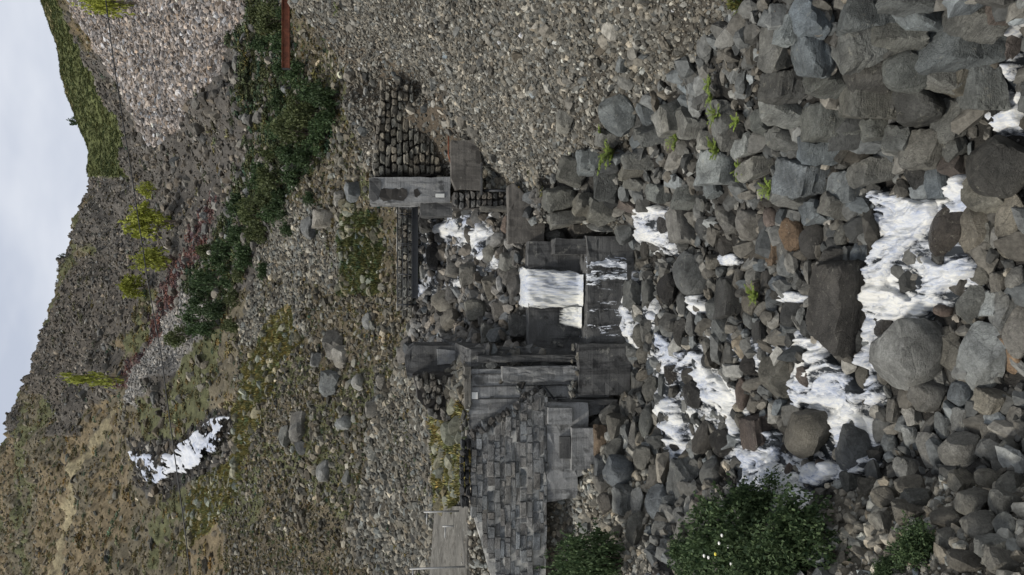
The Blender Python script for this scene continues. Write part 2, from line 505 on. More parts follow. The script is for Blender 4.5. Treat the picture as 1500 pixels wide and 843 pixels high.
def part(name, bm, mat, parent, bev=0.0, smooth=False):
    if bev: bmesh.ops.bevel(bm, geom=bm.edges[:], offset=bev, segments=2, affect='EDGES', clamp_overlap=True)
    bmesh.ops.recalc_face_normals(bm, faces=bm.faces[:])
    me = bpy.data.meshes.new(name)
    bm.to_mesh(me); bm.free()
    if smooth: me.polygons.foreach_set('use_smooth', [True] * len(me.polygons))
    me.materials.append(mat)
    o = bpy.data.objects.new(name, me)
    C.objects.link(o)
    if parent is not None:
        o.parent = parent
        o.matrix_parent_inverse = Matrix.Translation(-parent.location)
    return o

def prism(name, poly, Y, depth, mat, parent=None, bev=0.03, dz=0.0, rough=0.0, slant=0.0):
    """a solid whose front outline is traced at distance Y and which runs back by depth metres"""
    bm = bmesh.new()
    fr = [P(ix, iy, Y) for ix, iy in poly]
    a = [bm.verts.new(p) for p in fr]
    b = [bm.verts.new((p.x, p.y + depth, p.z + dz)) for p in fr]
    bm.faces.new(a); bm.faces.new(b[::-1])
    k = len(a)
    for i in range(k):
        bm.faces.new((a[i], b[i], b[(i + 1) % k], a[(i + 1) % k]))
    bmesh.ops.recalc_face_normals(bm, faces=bm.faces[:])
    if rough:
        bmesh.ops.triangulate(bm, faces=bm.faces[:])
        for _ in range(4):
            L = [e for e in bm.edges if e.calc_length() > 0.45]
            if not L: break
            bmesh.ops.subdivide_edges(bm, edges=L, cuts=1)
            bmesh.ops.triangulate(bm, faces=[f for f in bm.faces if len(f.verts) > 3])
        for v in bm.verts:
            v.co += Vector((random.uniform(-1, 1), random.uniform(-1, 1), random.uniform(-1, 1))) * rough
        bev = 0
    return part(name, bm, mat, parent, bev)

def box(name, lo, hi_, mat, parent=None, bev=0.02):
    bm = bmesh.new()
    bmesh.ops.create_cube(bm, size=1)
    for v in bm.verts:
        v.co = Vector([lo[i] + (hi_[i] - lo[i]) * (v.co[i] + 0.5) for i in range(3)])
    return part(name, bm, mat, parent, bev)

def tube(bm, pts, r0, r1=None, seg=8):
    r1 = r0 if r1 is None else r1
    rings = []
    for i, p in enumerate(pts):
        p = Vector(p)
        d = (Vector(pts[min(i + 1, len(pts) - 1)]) - Vector(pts[max(i - 1, 0)])).normalized()
        s = d.cross(Vector((0, 0, 1)))
        s = d.cross(Vector((1, 0, 0))) if s.length < 0.1 else s
        s.normalize(); q = d.cross(s)
        r = r0 + (r1 - r0) * i / max(1, len(pts) - 1)
        rings.append([bm.verts.new(p + (s * math.cos(2 * math.pi * k / seg) + q * math.sin(2 * math.pi * k / seg)) * r) for k in range(seg)])
    for a, b in zip(rings, rings[1:]):
        for k in range(seg):
            bm.faces.new((a[k], a[(k + 1) % seg], b[(k + 1) % seg], b[k]))
    bm.faces.new(rings[0][::-1]); bm.faces.new(rings[-1])

def tube_part(name, pts, r, mat, parent=None, seg=8):
    bm = bmesh.new(); tube(bm, pts, r, None, seg)
    return part(name, bm, mat, parent, 0, True)

def ico(sub):
    bm = bmesh.new()
    bmesh.ops.create_icosphere(bm, subdivisions=sub, radius=1.0)
    v = np.array([x.co[:] for x in bm.verts]); f = [[q.index for q in x.verts] for x in bm.faces]
    bm.free()
    return v, f
ICO = {k: ico(k) for k in (1, 2, 3, 4)}

def rock_mesh(name, sub, seed, planes=12, blocky=0.0, noise=0.05, mat=None, smooth=True, lo=0.55, hi_=0.92, strata=0.0):
    r = np.random.default_rng(seed)
    v, f = ICO[sub]
    d = v / np.linalg.norm(v, axis=1)[:, None]
    N = r.normal(size=(planes, 3)); N /= np.linalg.norm(N, axis=1)[:, None]
    D = r.uniform(lo, hi_, len(N))
    if blocky:
        ax = np.array([[1, 0, 0], [-1, 0, 0], [0, 1, 0], [0, -1, 0], [0, 0, 1], [0, 0, -1]], float)
        ax += r.normal(size=ax.shape) * 0.15
        ax /= np.linalg.norm(ax, axis=1)[:, None]
        N = np.r_[ax, N[: max(2, int(planes * (1 - blocky)))]]
        D = np.r_[r.uniform(0.48, 0.62, 6), r.uniform(0.72, 0.92, len(N) - 6)]
    dn = d @ N.T
    rad = np.minimum(1.0, np.where(dn > 0.02, D[None] / np.maximum(dn, 0.02), 9).min(1))
    v = d * rad[:, None]
    for k in range(4):                        # lumps and hollows
        w = r.normal(size=(3,)) * (2.4 * 2 ** k); ph = r.uniform(0, 6.28, 3)
        q = np.sin(v * np.abs(w)[None] + v[:, [1, 2, 0]] * w[None] + ph[None]).sum(1)
        v = v * (1 + noise / 1.6 ** k * 0.5 * q * r.uniform(0.5, 1.0))[:, None]
    if strata:                                # broken layers stand out as small ledges
        zz = v[:, 2] * r.uniform(6, 9) + 0.5 * np.sin(v[:, 0] * 3 + r.uniform(0, 6))
        ledge = hash2(np.floor(zz), np.zeros(len(zz)), seed) - 0.5
        v[:, :2] *= (1 + strata * ledge)[:, None]
    v = v + r.normal(size=v.shape) * noise * 0.14
    v -= (v.max(0) + v.min(0)) / 2
    v /= (v.max(0) - v.min(0)) / 2            # fills the cube -1..1
    return mesh_from(name, v, f, mat, smooth, 24)

# ------------------------------------------------------------------ the ground sheet
tc = np.concatenate([np.linspace(-1.3, -0.5, 46)[:-1], np.linspace(-0.5, 0.5, 335), np.linspace(0.5, 1.3, 46)[1:]])
ra = np.exp(np.concatenate([np.linspace(math.log(5.5), math.log(Y_STEP - 0.02), 240), np.linspace(math.log(Y_STEP + 0.02), math.log(330), 400),
                            np.linspace(math.log(345), math.log(900), 24)]))
TT, RR = np.meshgrid(tc, ra)
B0, G0 = heights(TT, RR)
ISG = G0 > B0
Z0 = np.maximum(B0, G0)
XX = TT * RR
IX, IY = pix(TT, Z0 / RR)
dist = RR
amp = np.where(RR < Y_STEP, 0.10, np.where(RR < 60, 0.16 + (RR - 26) * 0.008, np.minimum(0.45 + (RR - 60) * 0.010, 2.0)))
amp = np.where(ISG, 0.07, amp)
fr = np.where(RR < 60, 0.9, 0.9 * 60 / np.maximum(RR, 60))
rel = fbm(XX * 0.9, RR * 0.9, 3, 4) * amp
rel += np.where(RR > 45, fbm(XX * 0.16, RR * 0.16, 5, 5) * np.minimum(0.5 + (RR - 45) * 0.016, 3.2), 0)
rel += np.where(RR > 60, -np.abs(fbm(XX * 0.07 + fbm(XX * 0.03, RR * 0.03, 8, 2), RR * 0.018, 7, 3)) * np.minimum((RR - 60) * 0.06, 6.0), 0)
far_fall = (IX > 170) & (IX < 350) & (IY > 590) & (IY < 730) & (RR > 55) & (RR < 115)
rel = np.where(far_fall, np.minimum(rel, 0) * 0.25 - 0.25, rel)
SCREE_POLY = [(75, -40), (130, 60), (185, 155), (222, 225), (300, 160), (345, 110), (378, -40)]
is_scree = inpoly(IX, IY, SCREE_POLY) & (RR > 55) & (RR < 160)
rel = np.where(is_scree, rel * 0.35, rel)
rel = np.where((RR > 170) & (IY < 262), rel * 0.3, rel)
ZZ = Z0 + rel

# what grows or lies where: base colours
jx = IX + fbm(XX * 30 / RR, Z0 * 30 / RR + RR * 0.02, 21, 4) * 16
jy = IY + fbm(XX * 30 / RR + 50, Z0 * 30 / RR + RR * 0.02, 22, 4) * 16
ZC = np.zeros(TT.shape + (4,)); ZC[..., 3] = 1
def put(mask, col): ZC[mask, :3] = col
zone = np.zeros(TT.shape, int)
def zput(mask, col, k): put(mask, col); zone[mask] = k
K_RUB, K_BED, K_BANK, K_GRAV, K_SCREE, K_GREEN, K_HILL, K_DARKH, K_GRASS, K_SHRUB, K_RED, K_TALUS, K_TRACK, K_MOSS, K_UP, K_SOIL = range(16)
zput(RR >= Y_STEP, (0.08, 0.072, 0.058), K_RUB)
zput(RR < Y_STEP, (0.04, 0.038, 0.034), K_BED)
zput((RR < Y_STEP) & (jx > 1215) & (jy > 700), (0.12, 0.11, 0.088), K_BANK)
zput((RR < Y_STEP) & (jx < 960) & (jy > 640), (0.15, 0.14, 0.115), K_BANK)
zput((RR >= Y_STEP) & (RR < 36.5) & (jy > 290) & (jy < 520), (0.07, 0.066, 0.058), K_UP)
zput(RR > 58, (0.112, 0.097, 0.066), K_HILL)
crag = fbm(XX * 0.05, RR * 0.035 + 4, 51, 5)
olive = fbm(XX * 0.04 + 7, RR * 0.05, 53, 4)
ZZ = ZZ + np.where((RR > 58) & (RR < 240) & (crag > 0.16) & (IY < 640) & ~is_scree & ~far_fall, np.minimum((crag - 0.16) * 14, 2.4), 0)
put((RR > 58) & (olive > 0.12), (0.088, 0.09, 0.045))
put((RR > 58) & (olive < -0.22), (0.145, 0.115, 0.07))
zput((RR > 58) & (crag > 0.16) & (IY < 640), (0.075, 0.068, 0.058), K_DARKH)
zput((RR > 58) & (jy < 430) & (jx > 130), (0.085, 0.078, 0.068), K_DARKH)
zput((RR > 90) & inpoly(jx, jy, [(40, 540), (110, 380), (190, 350), (200, 480), (130, 540), (70, 600)]), (0.085, 0.075, 0.062), K_DARKH)
patch = fbm(XX * 0.13, RR * 0.13 + 9, 33, 4)
zput((Z0 > -99) & (zone == K_RUB) & (RR > 37) & ((patch > 0.16) | ((jx < 545 + 30 * patch) & (jy > 500))), (0.105, 0.088, 0.058), K_SOIL)
zput((zone == K_SOIL) & (fbm(XX * 0.2 + 3, RR * 0.2, 35, 3) > 0.18), (0.095, 0.098, 0.05), K_SOIL)
zput((RR > 40) & inpoly(jx, jy, [(500, 300), (585, 320), (560, 430), (500, 440)]), (0.11, 0.11, 0.06), K_MOSS)
zput((RR > 36) & inpoly(jx, jy, [(520, 740), (595, 700), (590, 790), (530, 830)]), (0.10, 0.075, 0.052), K_RUB)
zput((RR > 40) & inpoly(jx, jy, [(442, 448), (440, 505), (395, 570), (365, 660), (335, 740), (270, 810), (285, 720), (340, 620), (380, 500), (412, 455)]), (0.16, 0.155, 0.055), K_GRASS)
zput((RR > 25) & (RR < 38) & inpoly(jx, jy, [(632, 610), (695, 590), (695, 700), (672, 748), (640, 742), (628, 650)]), (0.17, 0.16, 0.07), K_GRASS)
zput((RR > 40) & inpoly(jx, jy, [(245, 490), (262, 420), (330, 320), (375, 200), (360, 120), (355, -30), (425, -30), (440, 110), (500, 130), (500, 190), (450, 260), (380, 350), (340, 440), (300, 500)]), (0.055, 0.06, 0.035), K_SHRUB)
zput((RR > 55) & inpoly(jx, jy, [(180, 570), (212, 480), (248, 390), (300, 300), (325, 280), (310, 335), (272, 405), (238, 480), (208, 575)]), (0.13, 0.082, 0.07), K_RED)
zput((RR > 55) & inpoly(jx, jy, [(235, 465), (262, 430), (298, 440), (300, 505), (262, 520), (235, 560), (195, 595), (192, 560), (215, 510)]), (0.185, 0.175, 0.16), K_TALUS)
zput((RR > 80) & inpoly(jx, jy, [(155, 583), (163, 588), (108, 712), (92, 780), (90, 860), (72, 860), (78, 780), (98, 708)]), (0.22, 0.188, 0.115), K_TRACK)
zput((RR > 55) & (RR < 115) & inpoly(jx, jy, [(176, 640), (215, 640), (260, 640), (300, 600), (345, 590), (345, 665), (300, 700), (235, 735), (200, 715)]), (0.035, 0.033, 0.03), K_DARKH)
zput(is_scree & inpoly(jx, jy, SCREE_POLY), (0.17, 0.15, 0.13), K_SCREE)
zput((RR > 168) & (IY < 262), (0.085, 0.095, 0.036), K_GREEN)
zput((RR > 230) & (IY < 262) & (ZZ > 0) & (np.abs(RR - 300) < 30), (0.17, 0.15, 0.075), K_GREEN)
zput(ISG & (RR < 60), (0.07, 0.063, 0.051), K_GRAV)
zput(ISG & inpoly(jx, jy, [(430, 20), (560, 60), (640, 140), (690, 220), (640, 230), (560, 180), (480, 110)]), (0.12, 0.098, 0.072), K_GRAV)
zput(ISG & inpoly(jx, jy, [(1085, -30), (1130, -30), (1130, 80), (1110, 130), (1098, 60)]), (0.12, 0.12, 0.05), K_GRAV)

nr, nc = TT.shape
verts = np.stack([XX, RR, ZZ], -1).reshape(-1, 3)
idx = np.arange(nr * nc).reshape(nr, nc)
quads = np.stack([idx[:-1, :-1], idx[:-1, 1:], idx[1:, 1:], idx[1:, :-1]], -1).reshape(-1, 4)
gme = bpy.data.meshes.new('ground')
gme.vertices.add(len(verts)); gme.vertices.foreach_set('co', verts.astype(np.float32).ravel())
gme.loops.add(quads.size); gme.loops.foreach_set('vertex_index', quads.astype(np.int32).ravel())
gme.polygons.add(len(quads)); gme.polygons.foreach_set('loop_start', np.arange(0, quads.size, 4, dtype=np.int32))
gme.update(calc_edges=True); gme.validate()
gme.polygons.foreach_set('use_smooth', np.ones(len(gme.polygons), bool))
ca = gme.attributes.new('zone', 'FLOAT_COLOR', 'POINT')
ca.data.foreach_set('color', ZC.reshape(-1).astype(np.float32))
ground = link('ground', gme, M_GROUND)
tag(ground, 'rocky valley ground with gravel banks and hillsides', None, None, 'structure')

# ------------------------------------------------------------------ concrete works on the stream's far-left side: abutment
ab = empty('abutment', P(895, 560, 25.4), 'tall dark concrete abutment beside the weir fall', 'abutment')
prism('front_wall', [(688, 541), (688, 660), (898, 600), (898, 541)], 25.45, 1.3, M_CONC, ab, 0.03, rough=0.024)
# wall along the stream, runs back upstream
def wallbox(name, x0, x1, y0, y1, z0, z1, z1b, mat, parent, rough=0.028):
    bm = bmesh.new()
    c = [(x0, y0, z0), (x1, y0, z0), (x1, y1, z0), (x0, y1, z0), (x0, y0, z1), (x1, y0, z1), (x1, y1, z1b), (x0, y1, z1b)]
    v = [bm.verts.new(p) for p in c]
    for f in ((0, 3, 2, 1), (4, 5, 6, 7), (0, 1, 5, 4), (1, 2, 6, 5), (2, 3, 7, 6), (3, 0, 4, 7)):
        bm.faces.new([v[i] for i in f])
    bmesh.ops.triangulate(bm, faces=bm.faces[:])
    for _ in range(4):
        L = [e for e in bm.edges if e.calc_length() > 0.5]
        if not L: break
        bmesh.ops.subdivide_edges(bm, edges=L, cuts=1)
        bmesh.ops.triangulate(bm, faces=[f for f in bm.faces if len(f.verts) > 3])
    for q in bm.verts:
        q.co += Vector((random.uniform(-1, 1), random.uniform(-1, 1), random.uniform(-1, 1))) * rough
    return part(name, bm, mat, parent)
def PX(iy, Y, ix=700): return P(ix, iy, Y).x
def PZ(ix, Y): return P(ix, 421, Y).z
wallbox('stream_wall', PX(540, 25.6) + 0.02, PX(512, 25.6), 25.62, 32.5, -7.6, PZ(690, 25.6), PZ(640, 32.0), M_CONC_D, ab)  # side turned from the sun, its shade painted as darker concrete
wallbox('pilaster', PX(560, 25.3), PX(538, 25.3), 25.12, 25.6, -7.4, PZ(735, 25.3), PZ(735, 25.3), M_CONC, ab)
wallbox('ledge', PX(580, 25.2), PX(505, 25.2), 24.85, 25.5, -7.6, PZ(845, 25.2), PZ(845, 25.2), M_CONC_D, ab)
prism('ledge', [(832, 590), (832, 660), (862, 660), (862, 590)], 25.2, 0.5, M_CONC, ab, 0.03, rough=0.018)
prism('capping', [(681, 538), (681, 600), (689, 600), (689, 538)], 25.35, 1.2, M_CONC_P, ab, 0.015, rough=0.018)
prism('plate', [(691, 575), (691, 585), (700, 585), (700, 575)], 25.40, 0.04, M_SIGN, ab, 0.004)
bm = bmesh.new(); tube(bm, [P(786, 572, 25.4), P(797, 566, 25.15), P(812, 585, 25.1)], 0.035)
part('bent_pipe', bm, M_STEEL, ab, 0, True)

for iy_ in (548, 566, 584):
    wallbox('board_joint', PX(iy_ + 1.0, 25.45), PX(iy_, 25.45), 25.40, 25.47, PZ(830, 25.45), PZ(692, 25.45), PZ(692, 25.45), M_CONC_D, ab, 0.01)
wallbox('course_joint', PX(598, 25.45), PX(542, 25.45), 25.405, 25.475, PZ(764, 25.45), PZ(762, 25.45), PZ(762, 25.45), M_CONC_D, ab, 0.01)
wallbox('pilaster', PX(531, 25.3), PX(522, 25.3), 25.2, 25.62, -7.4, PZ(700, 25.3), PZ(700, 25.3), M_CONC_D, ab)
wallbox('pilaster', PX(598, 25.2), PX(588, 25.2), 25.1, 25.6, -7.2, PZ(818, 25.2), PZ(818, 25.2), M_CONC_D, ab)
up = empty('upper_pier', P(690, 525, 28.4), 'dark rounded concrete pier rising behind the abutment', 'pier')
fr = [(606, 507), (597, 514), (593, 524), (594, 540), (597, 552), (700, 556), (720, 507)]
prism('shaft', fr, 28.4, 2.2, M_CONC_D, up, 0.08, rough=0.02)
prism('pale_patch', [(640, 512), (640, 535), (672, 533), (668, 514)], 28.33, 0.3, M_CONC, up, 0.03, rough=0.028)
rb = empty('rubble_wall', P(690, 575, 27.4), 'broken rubble stonework packed beside the dark rounded pier', 'wall')
prism('core', [(606, 552), (612, 585), (640, 615), (700, 615), (700, 548), (640, 548)], 27.5, 1.6, M_EARTH, rb, 0.05, rough=0.06)

BLOCKS = [rock_mesh('block_stone', 2, 300 + k, 7, 0.8, 0.03, M_ROCK, False) for k in range(12)]
def brick_mesh(seed):
    r = np.random.default_rng(seed)
    bm = bmesh.new()
    bmesh.ops.create_cube(bm, size=2.0)
    bmesh.ops.bevel(bm, geom=bm.edges[:], offset=0.13, segments=1, affect='EDGES')
    for v in bm.verts:
        v.co += Vector(r.normal(0, 0.055, 3))
    me = bpy.data.meshes.new('stone'); bm.to_mesh(me); bm.free()
    me.materials.append(M_ROCK)
    return me
BRICKS = [brick_mesh(320 + k) for k in range(12)]
def stone(name, parent, mesh, loc, half, rot, col):
    o = bpy.data.objects.new(name, mesh)
    C.objects.link(o)
    o.location = loc
    o.scale = half
    o.rotation_euler = rot
    o.color = (*col, 1)
    if parent is not None:
        o.parent = parent
        o.matrix_parent_inverse = Matrix.Translation(-parent.location)
    return o
def tint(base, s=0.25):
    k = random.uniform(1 - s, 1 + s); w = random.uniform(-0.06, 0.06)
    return (base[0] * k * (1 + w), base[1] * k, base[2] * k * (1 - w))

for _ in range(70):                              # stones of the rubble wall
    ix = random.uniform(610, 695); iy = random.uniform(552, 612)
    if iy - 550 > (ix - 596) * 0.85 + 25: continue
    s = random.uniform(4, 9)
    q = mpp(ix, iy, 27.5)
    stone('stone', rb, random.choice(BLOCKS), P(ix, iy, 27.5 - random.uniform(0, 0.12)), (s * q * 1.3 * 0.7, 0.25, s * q * 0.6), [random.uniform(-.3, .3) for _ in range(3)], tint((0.15, 0.145, 0.13), 0.4))

for _ in range(60):                              # rubble lying on top of the abutment and its ledges
    if _ < 42: ix, iy, Y = random.uniform(676, 692), random.uniform(540, 640), random.uniform(25.4, 26.4)
    else: ix, iy, Y = random.uniform(836, 848), random.uniform(508, 586), random.uniform(24.9, 25.3)
    s = random.uniform(2.5, 6.5); q = mpp(ix, iy, Y)
    stone('stone', rb, random.choice(BLOCKS), P(ix, iy, Y), (s * q * random.uniform(.6, 1.2), s * q * .8, s * q * .5), [random.uniform(-.5, .5) for _k in range(3)], tint((0.17, 0.165, 0.145), 0.45))
# masonry wing wall: courses of stones on a concrete plinth
wg = empty('wing_wall', P(860, 680, 24.9), 'coursed grey masonry wall with sloping top below the grassy terrace', 'wall')
YW = 24.95
def wing_top(iy):                                # photo x of the wall's top edge at photo y
    if iy < 640: return 788 - (iy - 572) * (98 / 68)
    if iy > 760: return 690 + (iy - 760) * 0.28
    return 690
core = [(wing_top(y) + 5, y) for y in (576, 600, 620, 640, 700, 760, 800, 843, 900)]
prism('mortar_core', core + [(800, 900), (800, 576)], YW + 0.02, 0.75, M_MORTAR, wg, 0, rough=0.028)
row = 690.0
k = 0
while row < 799:
    h = random.uniform(6.0, 11.0)
    h = min(h, 801 - row)
    iy = 574 + random.uniform(0, 8)
    while iy < 868:
        w = random.uniform(6, 27)
        cy, cx = iy + w / 2, row + h / 2 + random.uniform(-1.0, 1.0)
        ragged = 0 if cy < 760 else random.uniform(0, 12)
        if cx > wing_top(cy) + 2 + ragged and not (cy > 780 and cx > 785 and random.random() < 0.5):
            q = mpp(cx, cy, YW)
            p = P(cx, cy, YW)
            stone('stone', wg, random.choice(BRICKS), (p.x, YW + 0.17 + random.uniform(-0.055, 0.045), p.z), (w * q * 0.492, 0.20, h * q * random.uniform(0.44, 0.48)), (random.uniform(-.08, .08), random.uniform(-.06, .06), random.uniform(-.09, .09)), tint((0.205, 0.21, 0.208), 0.28))
        iy += w
    row += h
for iy in np.arange(574, 646, 3.4):               # loose rubble along the sloping top
    for j in range(3):
        ix = wing_top(iy) + 2 + random.uniform(-9, 9); s = random.uniform(4, 8)
        q = mpp(ix, iy, YW)
        stone('coping_stone', wg, random.choice(BLOCKS), P(ix, iy + random.uniform(-2, 2), YW + 0.02 + 0.16 * j), (s * q * .8, s * q * .9, s * q * .6), [random.uniform(-.7, .7) for _ in range(3)], tint((0.105, 0.10, 0.092), 0.4))
iy = 642
while iy < 742:                                  # dark coping course
    w = random.uniform(8, 18)
    for j, ix in enumerate((677, 684)):
        q = mpp(ix, iy, YW)
        stone('coping_stone', wg, random.choice(BLOCKS), P(ix + random.uniform(-1, 1), iy + w / 2, YW + 0.12), (w * q * .49, 0.28, 3.6 * q), (0, random.uniform(-.05, .05), random.uniform(-.05, .05)), tint((0.06, 0.06, 0.058), 0.35))
    iy += w
prism('plinth', [(801, 590), (801, 735), (846, 730), (846, 700), (862, 692), (862, 590)], YW + 0.02, 0.9, M_CONC, wg, 0.03, rough=0.024)
prism('plinth_block', [(803, 598), (803, 622), (838, 622), (838, 598)], YW - 0.22, 0.3, M_CONC, wg, 0.03, rough=0.008)
prism('plinth_block', [(838, 628), (838, 690), (874, 686), (870, 628)], YW - 0.30, 0.4, M_CONC, wg, 0.03, rough=0.024)
prism('plinth_block', [(820, 640), (820, 672), (836, 672), (836, 640)], YW - 0.12, 0.2, M_CONC_D, wg, 0.02, rough=0.008)

# terrace paving and posts
pav = prism('pavement', [(641, 742), (641, 900), (688, 900), (688, 742)], 25.9, 0.05, M_CONC_P, None, 0)
bm = bmesh.new()
cor = []
for ix, iy, Y in ((688, 742, 25.95), (688, 905, 25.95), (642, 905, 33), (642, 742, 33)):
    p = P(ix, iy, Y); cor.append(Vector((p.x, Y, ground_z(p.x, Y) + 0.10)))
zt = [bm.verts.new(c) for c in cor]; zb = [bm.verts.new(c - Vector((0, 0, 0.35))) for c in cor]
bm.faces.new(zt); bm.faces.new(zb[::-1])
for i in range(4): bm.faces.new((zt[i], zb[i], zb[(i + 1) % 4], zt[(i + 1) % 4]))
bmesh.ops.recalc_face_normals(bm, faces=bm.faces[:])
bm.to_mesh(pav.data); bm.free()
tag(pav, 'pale concrete paving on the terrace above the masonry wall', None, None, 'structure')
def post(pts, label, r=0.035):
    t_ = empty('fence_post', pts[0], label, 'post', 'posts on the terrace')
    tube_part('upright', pts, r, M_GALV, t_)
    q = Vector(pts[1])
    tube_part('bracket', [q - Vector((0, 0, 0.12)), q - Vector((0.45, 0, 0.10))], r * 0.8, M_GALV, t_)
    return t_
def vpost(ix_top, ix_bot, iy, Y, label):
    a = P(ix_bot, iy, Y); b = P(ix_top, iy, Y)
    post([(a.x, Y, a.z), (a.x + 0.02, Y, b.z)], label)
vpost(621, 673, 749, 27.5, 'slim pale metal post where the terrace grass meets the paving')
vpost(648, 672, 771, 28.2, 'short pale metal post standing on the terrace paving')
vpost(600, 690, 830, 26.2, 'tall pale metal post at the outer edge of the terrace paving')

# ------------------------------------------------------------------ weir
we = empty('weir', P(900, 430, 25.2), 'concrete weir with a white fall over its crest', 'weir')
x0, x1 = PX(512, 25.6) - 0.1, PX(352, 25.6)
zc, zm, zb_ = PZ(768, 26.4), PZ(849, 25.9), PZ(905, 25.3)
wallbox('crest_wall', x0, x1, 26.0, 26.9, zm - 0.6, zc - 0.10, zc - 0.12, M_CONC_D, we)
wallbox('apron', x0 + 0.1, x1 + 0.15, 25.0, 26.0, zb_ - 0.5, zm - 0.06, zm - 0.02, M_CONC_D, we)
wallbox('side_block', PX(372, 25.6), PX(350, 25.6), 25.2, 26.1, PZ(885, 25.4), PZ(812, 25.4), PZ(812, 25.4), M_CONC_D, we)

def water_obj(name, v, f, foam, mat, label):
    me = mesh_from(name, v, f, mat, True)
    a = me.attributes.new('foam', 'FLOAT', 'POINT')
    a.data.foreach_set('value', np.asarray(foam, np.float32))
    o = link(name, me)
    tag(o, label, None, None, 'structure')
    return o

def sheet(path, iy0, iy1, n, name, mat, label, foamf, taper=False):
    """a falling sheet: path = list of (Y, z) from lip to foot, swept sideways between two photo columns"""
    path = np.array(path, float)
    d = np.r_[0, np.cumsum(np.hypot(*np.diff(path, axis=0).T))]
    s = np.linspace(0, d[-1], 44)
    yy = np.interp(s, d, path[:, 0]); zz = np.interp(s, d, path[:, 1])
    v = []; fo = []
    xa, xb = PX(iy0, 26.0), PX(iy1, 26.0)
    for i in range(44):
        for j in range(n):
            f = j / (n - 1)
            g_ = s[i] / d[-1]
            x = xb + (xa - xb) * f - (0.45 * max(0, f - 0.45) * g_ if taper else 0)
            w = fbm(np.array([x * 3.2]), np.array([s[i] * 1.6 + 0.5 * x]), 41, 4)[0]
            w2 = fbm(np.array([x * 10.0]), np.array([s[i] * 4.5]), 43, 3)[0]
            ed = min(f, 1 - f)
            pull = 0.10 * max(0, 1 - ed / 0.12)
            edge = max(0, 1 - ed / 0.16) * (1 if f < 0.5 else -1)
            x += edge * 0.16 * (0.6 + w) * (0.3 + s[i] / d[-1])
            v.append((x + 0.03 * w2, yy[i] - 0.13 * w - 0.06 * w2 + pull, zz[i] + 0.02 * w))
            fo.append(foamf(f, s[i] / d[-1]))
    q = [(i * n + j, i * n + j + 1, (i + 1) * n + j + 1, (i + 1) * n + j) for i in range(43) for j in range(n - 1)]
    return water_obj(name, v, q, fo, mat, label)
lip = zc + 0.02
sheet([(28.0, lip + 0.12), (26.6, lip + 0.04), (26.1, lip), (25.9, lip - 0.12), (25.78, lip - 0.5), (25.7, lip - 1.1), (25.64, zm + 0.12), (25.48, zm + 0.05), (25.25, zm + 0.02)], 385, 454, 70,
      'waterfall', M_FALL, 'thick white fall pouring over the weir crest', lambda f, s: (0.78 + 0.4 * min(1, s * 5)) * (0.55 + 0.55 * min(1, min(f, 1 - f) / 0.2)) * (1.0 if s < 0.9 else 0.85), True)
sheet([(25.86, zm + 0.75), (25.74, zm + 0.45), (25.62, zm + 0.12), (25.4, zm + 0.04)], 444, 484, 40,
      'waterfall', M_FALL, 'short white spill at the foot of the weir beside the dark abutment', lambda f, s: (0.55 + 0.6 * s) * (0.5 + 0.6 * min(1, min(f, 1 - f) / 0.25)))
sheet([(26.0, zm + 0.02), (25.3, zm + 0.05), (25.05, zm + 0.0), (24.95, zm - 0.25), (24.9, zm - 0.7), (24.85, zb_ - 0.2)], 372, 496, 90,
      'waterfall', M_FILM, 'thin broken film of water sliding down the lower weir step', lambda f, s: (0.55 if s < 0.4 else 0.72) + 0.22 * abs(2 * f - 1) ** 3)

# ------------------------------------------------------------------ concrete and stonework on the gravel side
pl = empty('concrete_pillar', P(660, 278, 30.3), 'stained concrete wall end standing beside the dry stone wall', 'wall')
prism('shaft', [(541, 260), (541, 297), (660, 297), (660, 260)], 30.3, 1.6, M_CONC, pl, 0.04, rough=0.028)
prism('lower_block', [(616, 297), (616, 316), (662, 316), (662, 297)], 30.45, 1.2, M_CONC_D, pl, 0.03, rough=0.024)
prism('dark_scar', [(558, 279), (562, 275), (575, 277), (586, 273), (596, 278), (597, 288), (590, 295), (574, 293), (561, 295), (556, 288)], 30.27, 0.1, M_EARTH, pl, 0, rough=0.03)
prism('dark_scar', [(541, 262), (550, 261), (557, 266), (559, 280), (553, 292), (546, 296), (541, 290)], 30.275, 0.1, M_CONC_D, pl, 0, rough=0.03)
prism('dark_scar', [(606, 278), (612, 276), (616, 284), (613, 291), (607, 288)], 30.28, 0.1, M_EARTH, pl, 0, rough=0.02)
prism('gauge_plate', [(638, 284), (638, 289.5), (651, 289.5), (651, 284)], 30.25, 0.04, M_SIGN, pl, 0.003)

dw = empty('dry_stone_wall', P(632, 200, 30.7), 'dry stacked stone retaining wall half buried by gravel', 'wall')
prism('core', [(548, 258), (551, 225), (553, 180), (562, 140), (606, 140), (650, 258)], 30.95, 1.0, M_EARTH, dw, 0, rough=0.05)
row = 546.0
while row < 650:
    h = random.uniform(6.0, 9.5)
    iy = 259 - random.uniform(0, 6)
    while iy > 134:
        w = random.uniform(9, 20)
        cy, cx = iy - w / 2, row + h / 2 + random.uniform(-0.8, 0.8)
        top = 545 + (258 - cy) * 0.11
        bot = 652 - (258 - cy) * 0.36
        if top < cx < bot:
            q = mpp(cx, cy, 30.7); p = P(cx, cy, 30.7)
            stone('stone', dw, random.choice(BLOCKS), (p.x, 30.82 + random.uniform(-0.09, 0.07), p.z), (w * q * 0.50, 0.26, h * q * 0.49), (random.uniform(-.1, .1), random.uniform(-.12, .12), random.uniform(-.15, .15)), tint((0.20, 0.188, 0.155), 0.4))
        iy -= w
    row += h
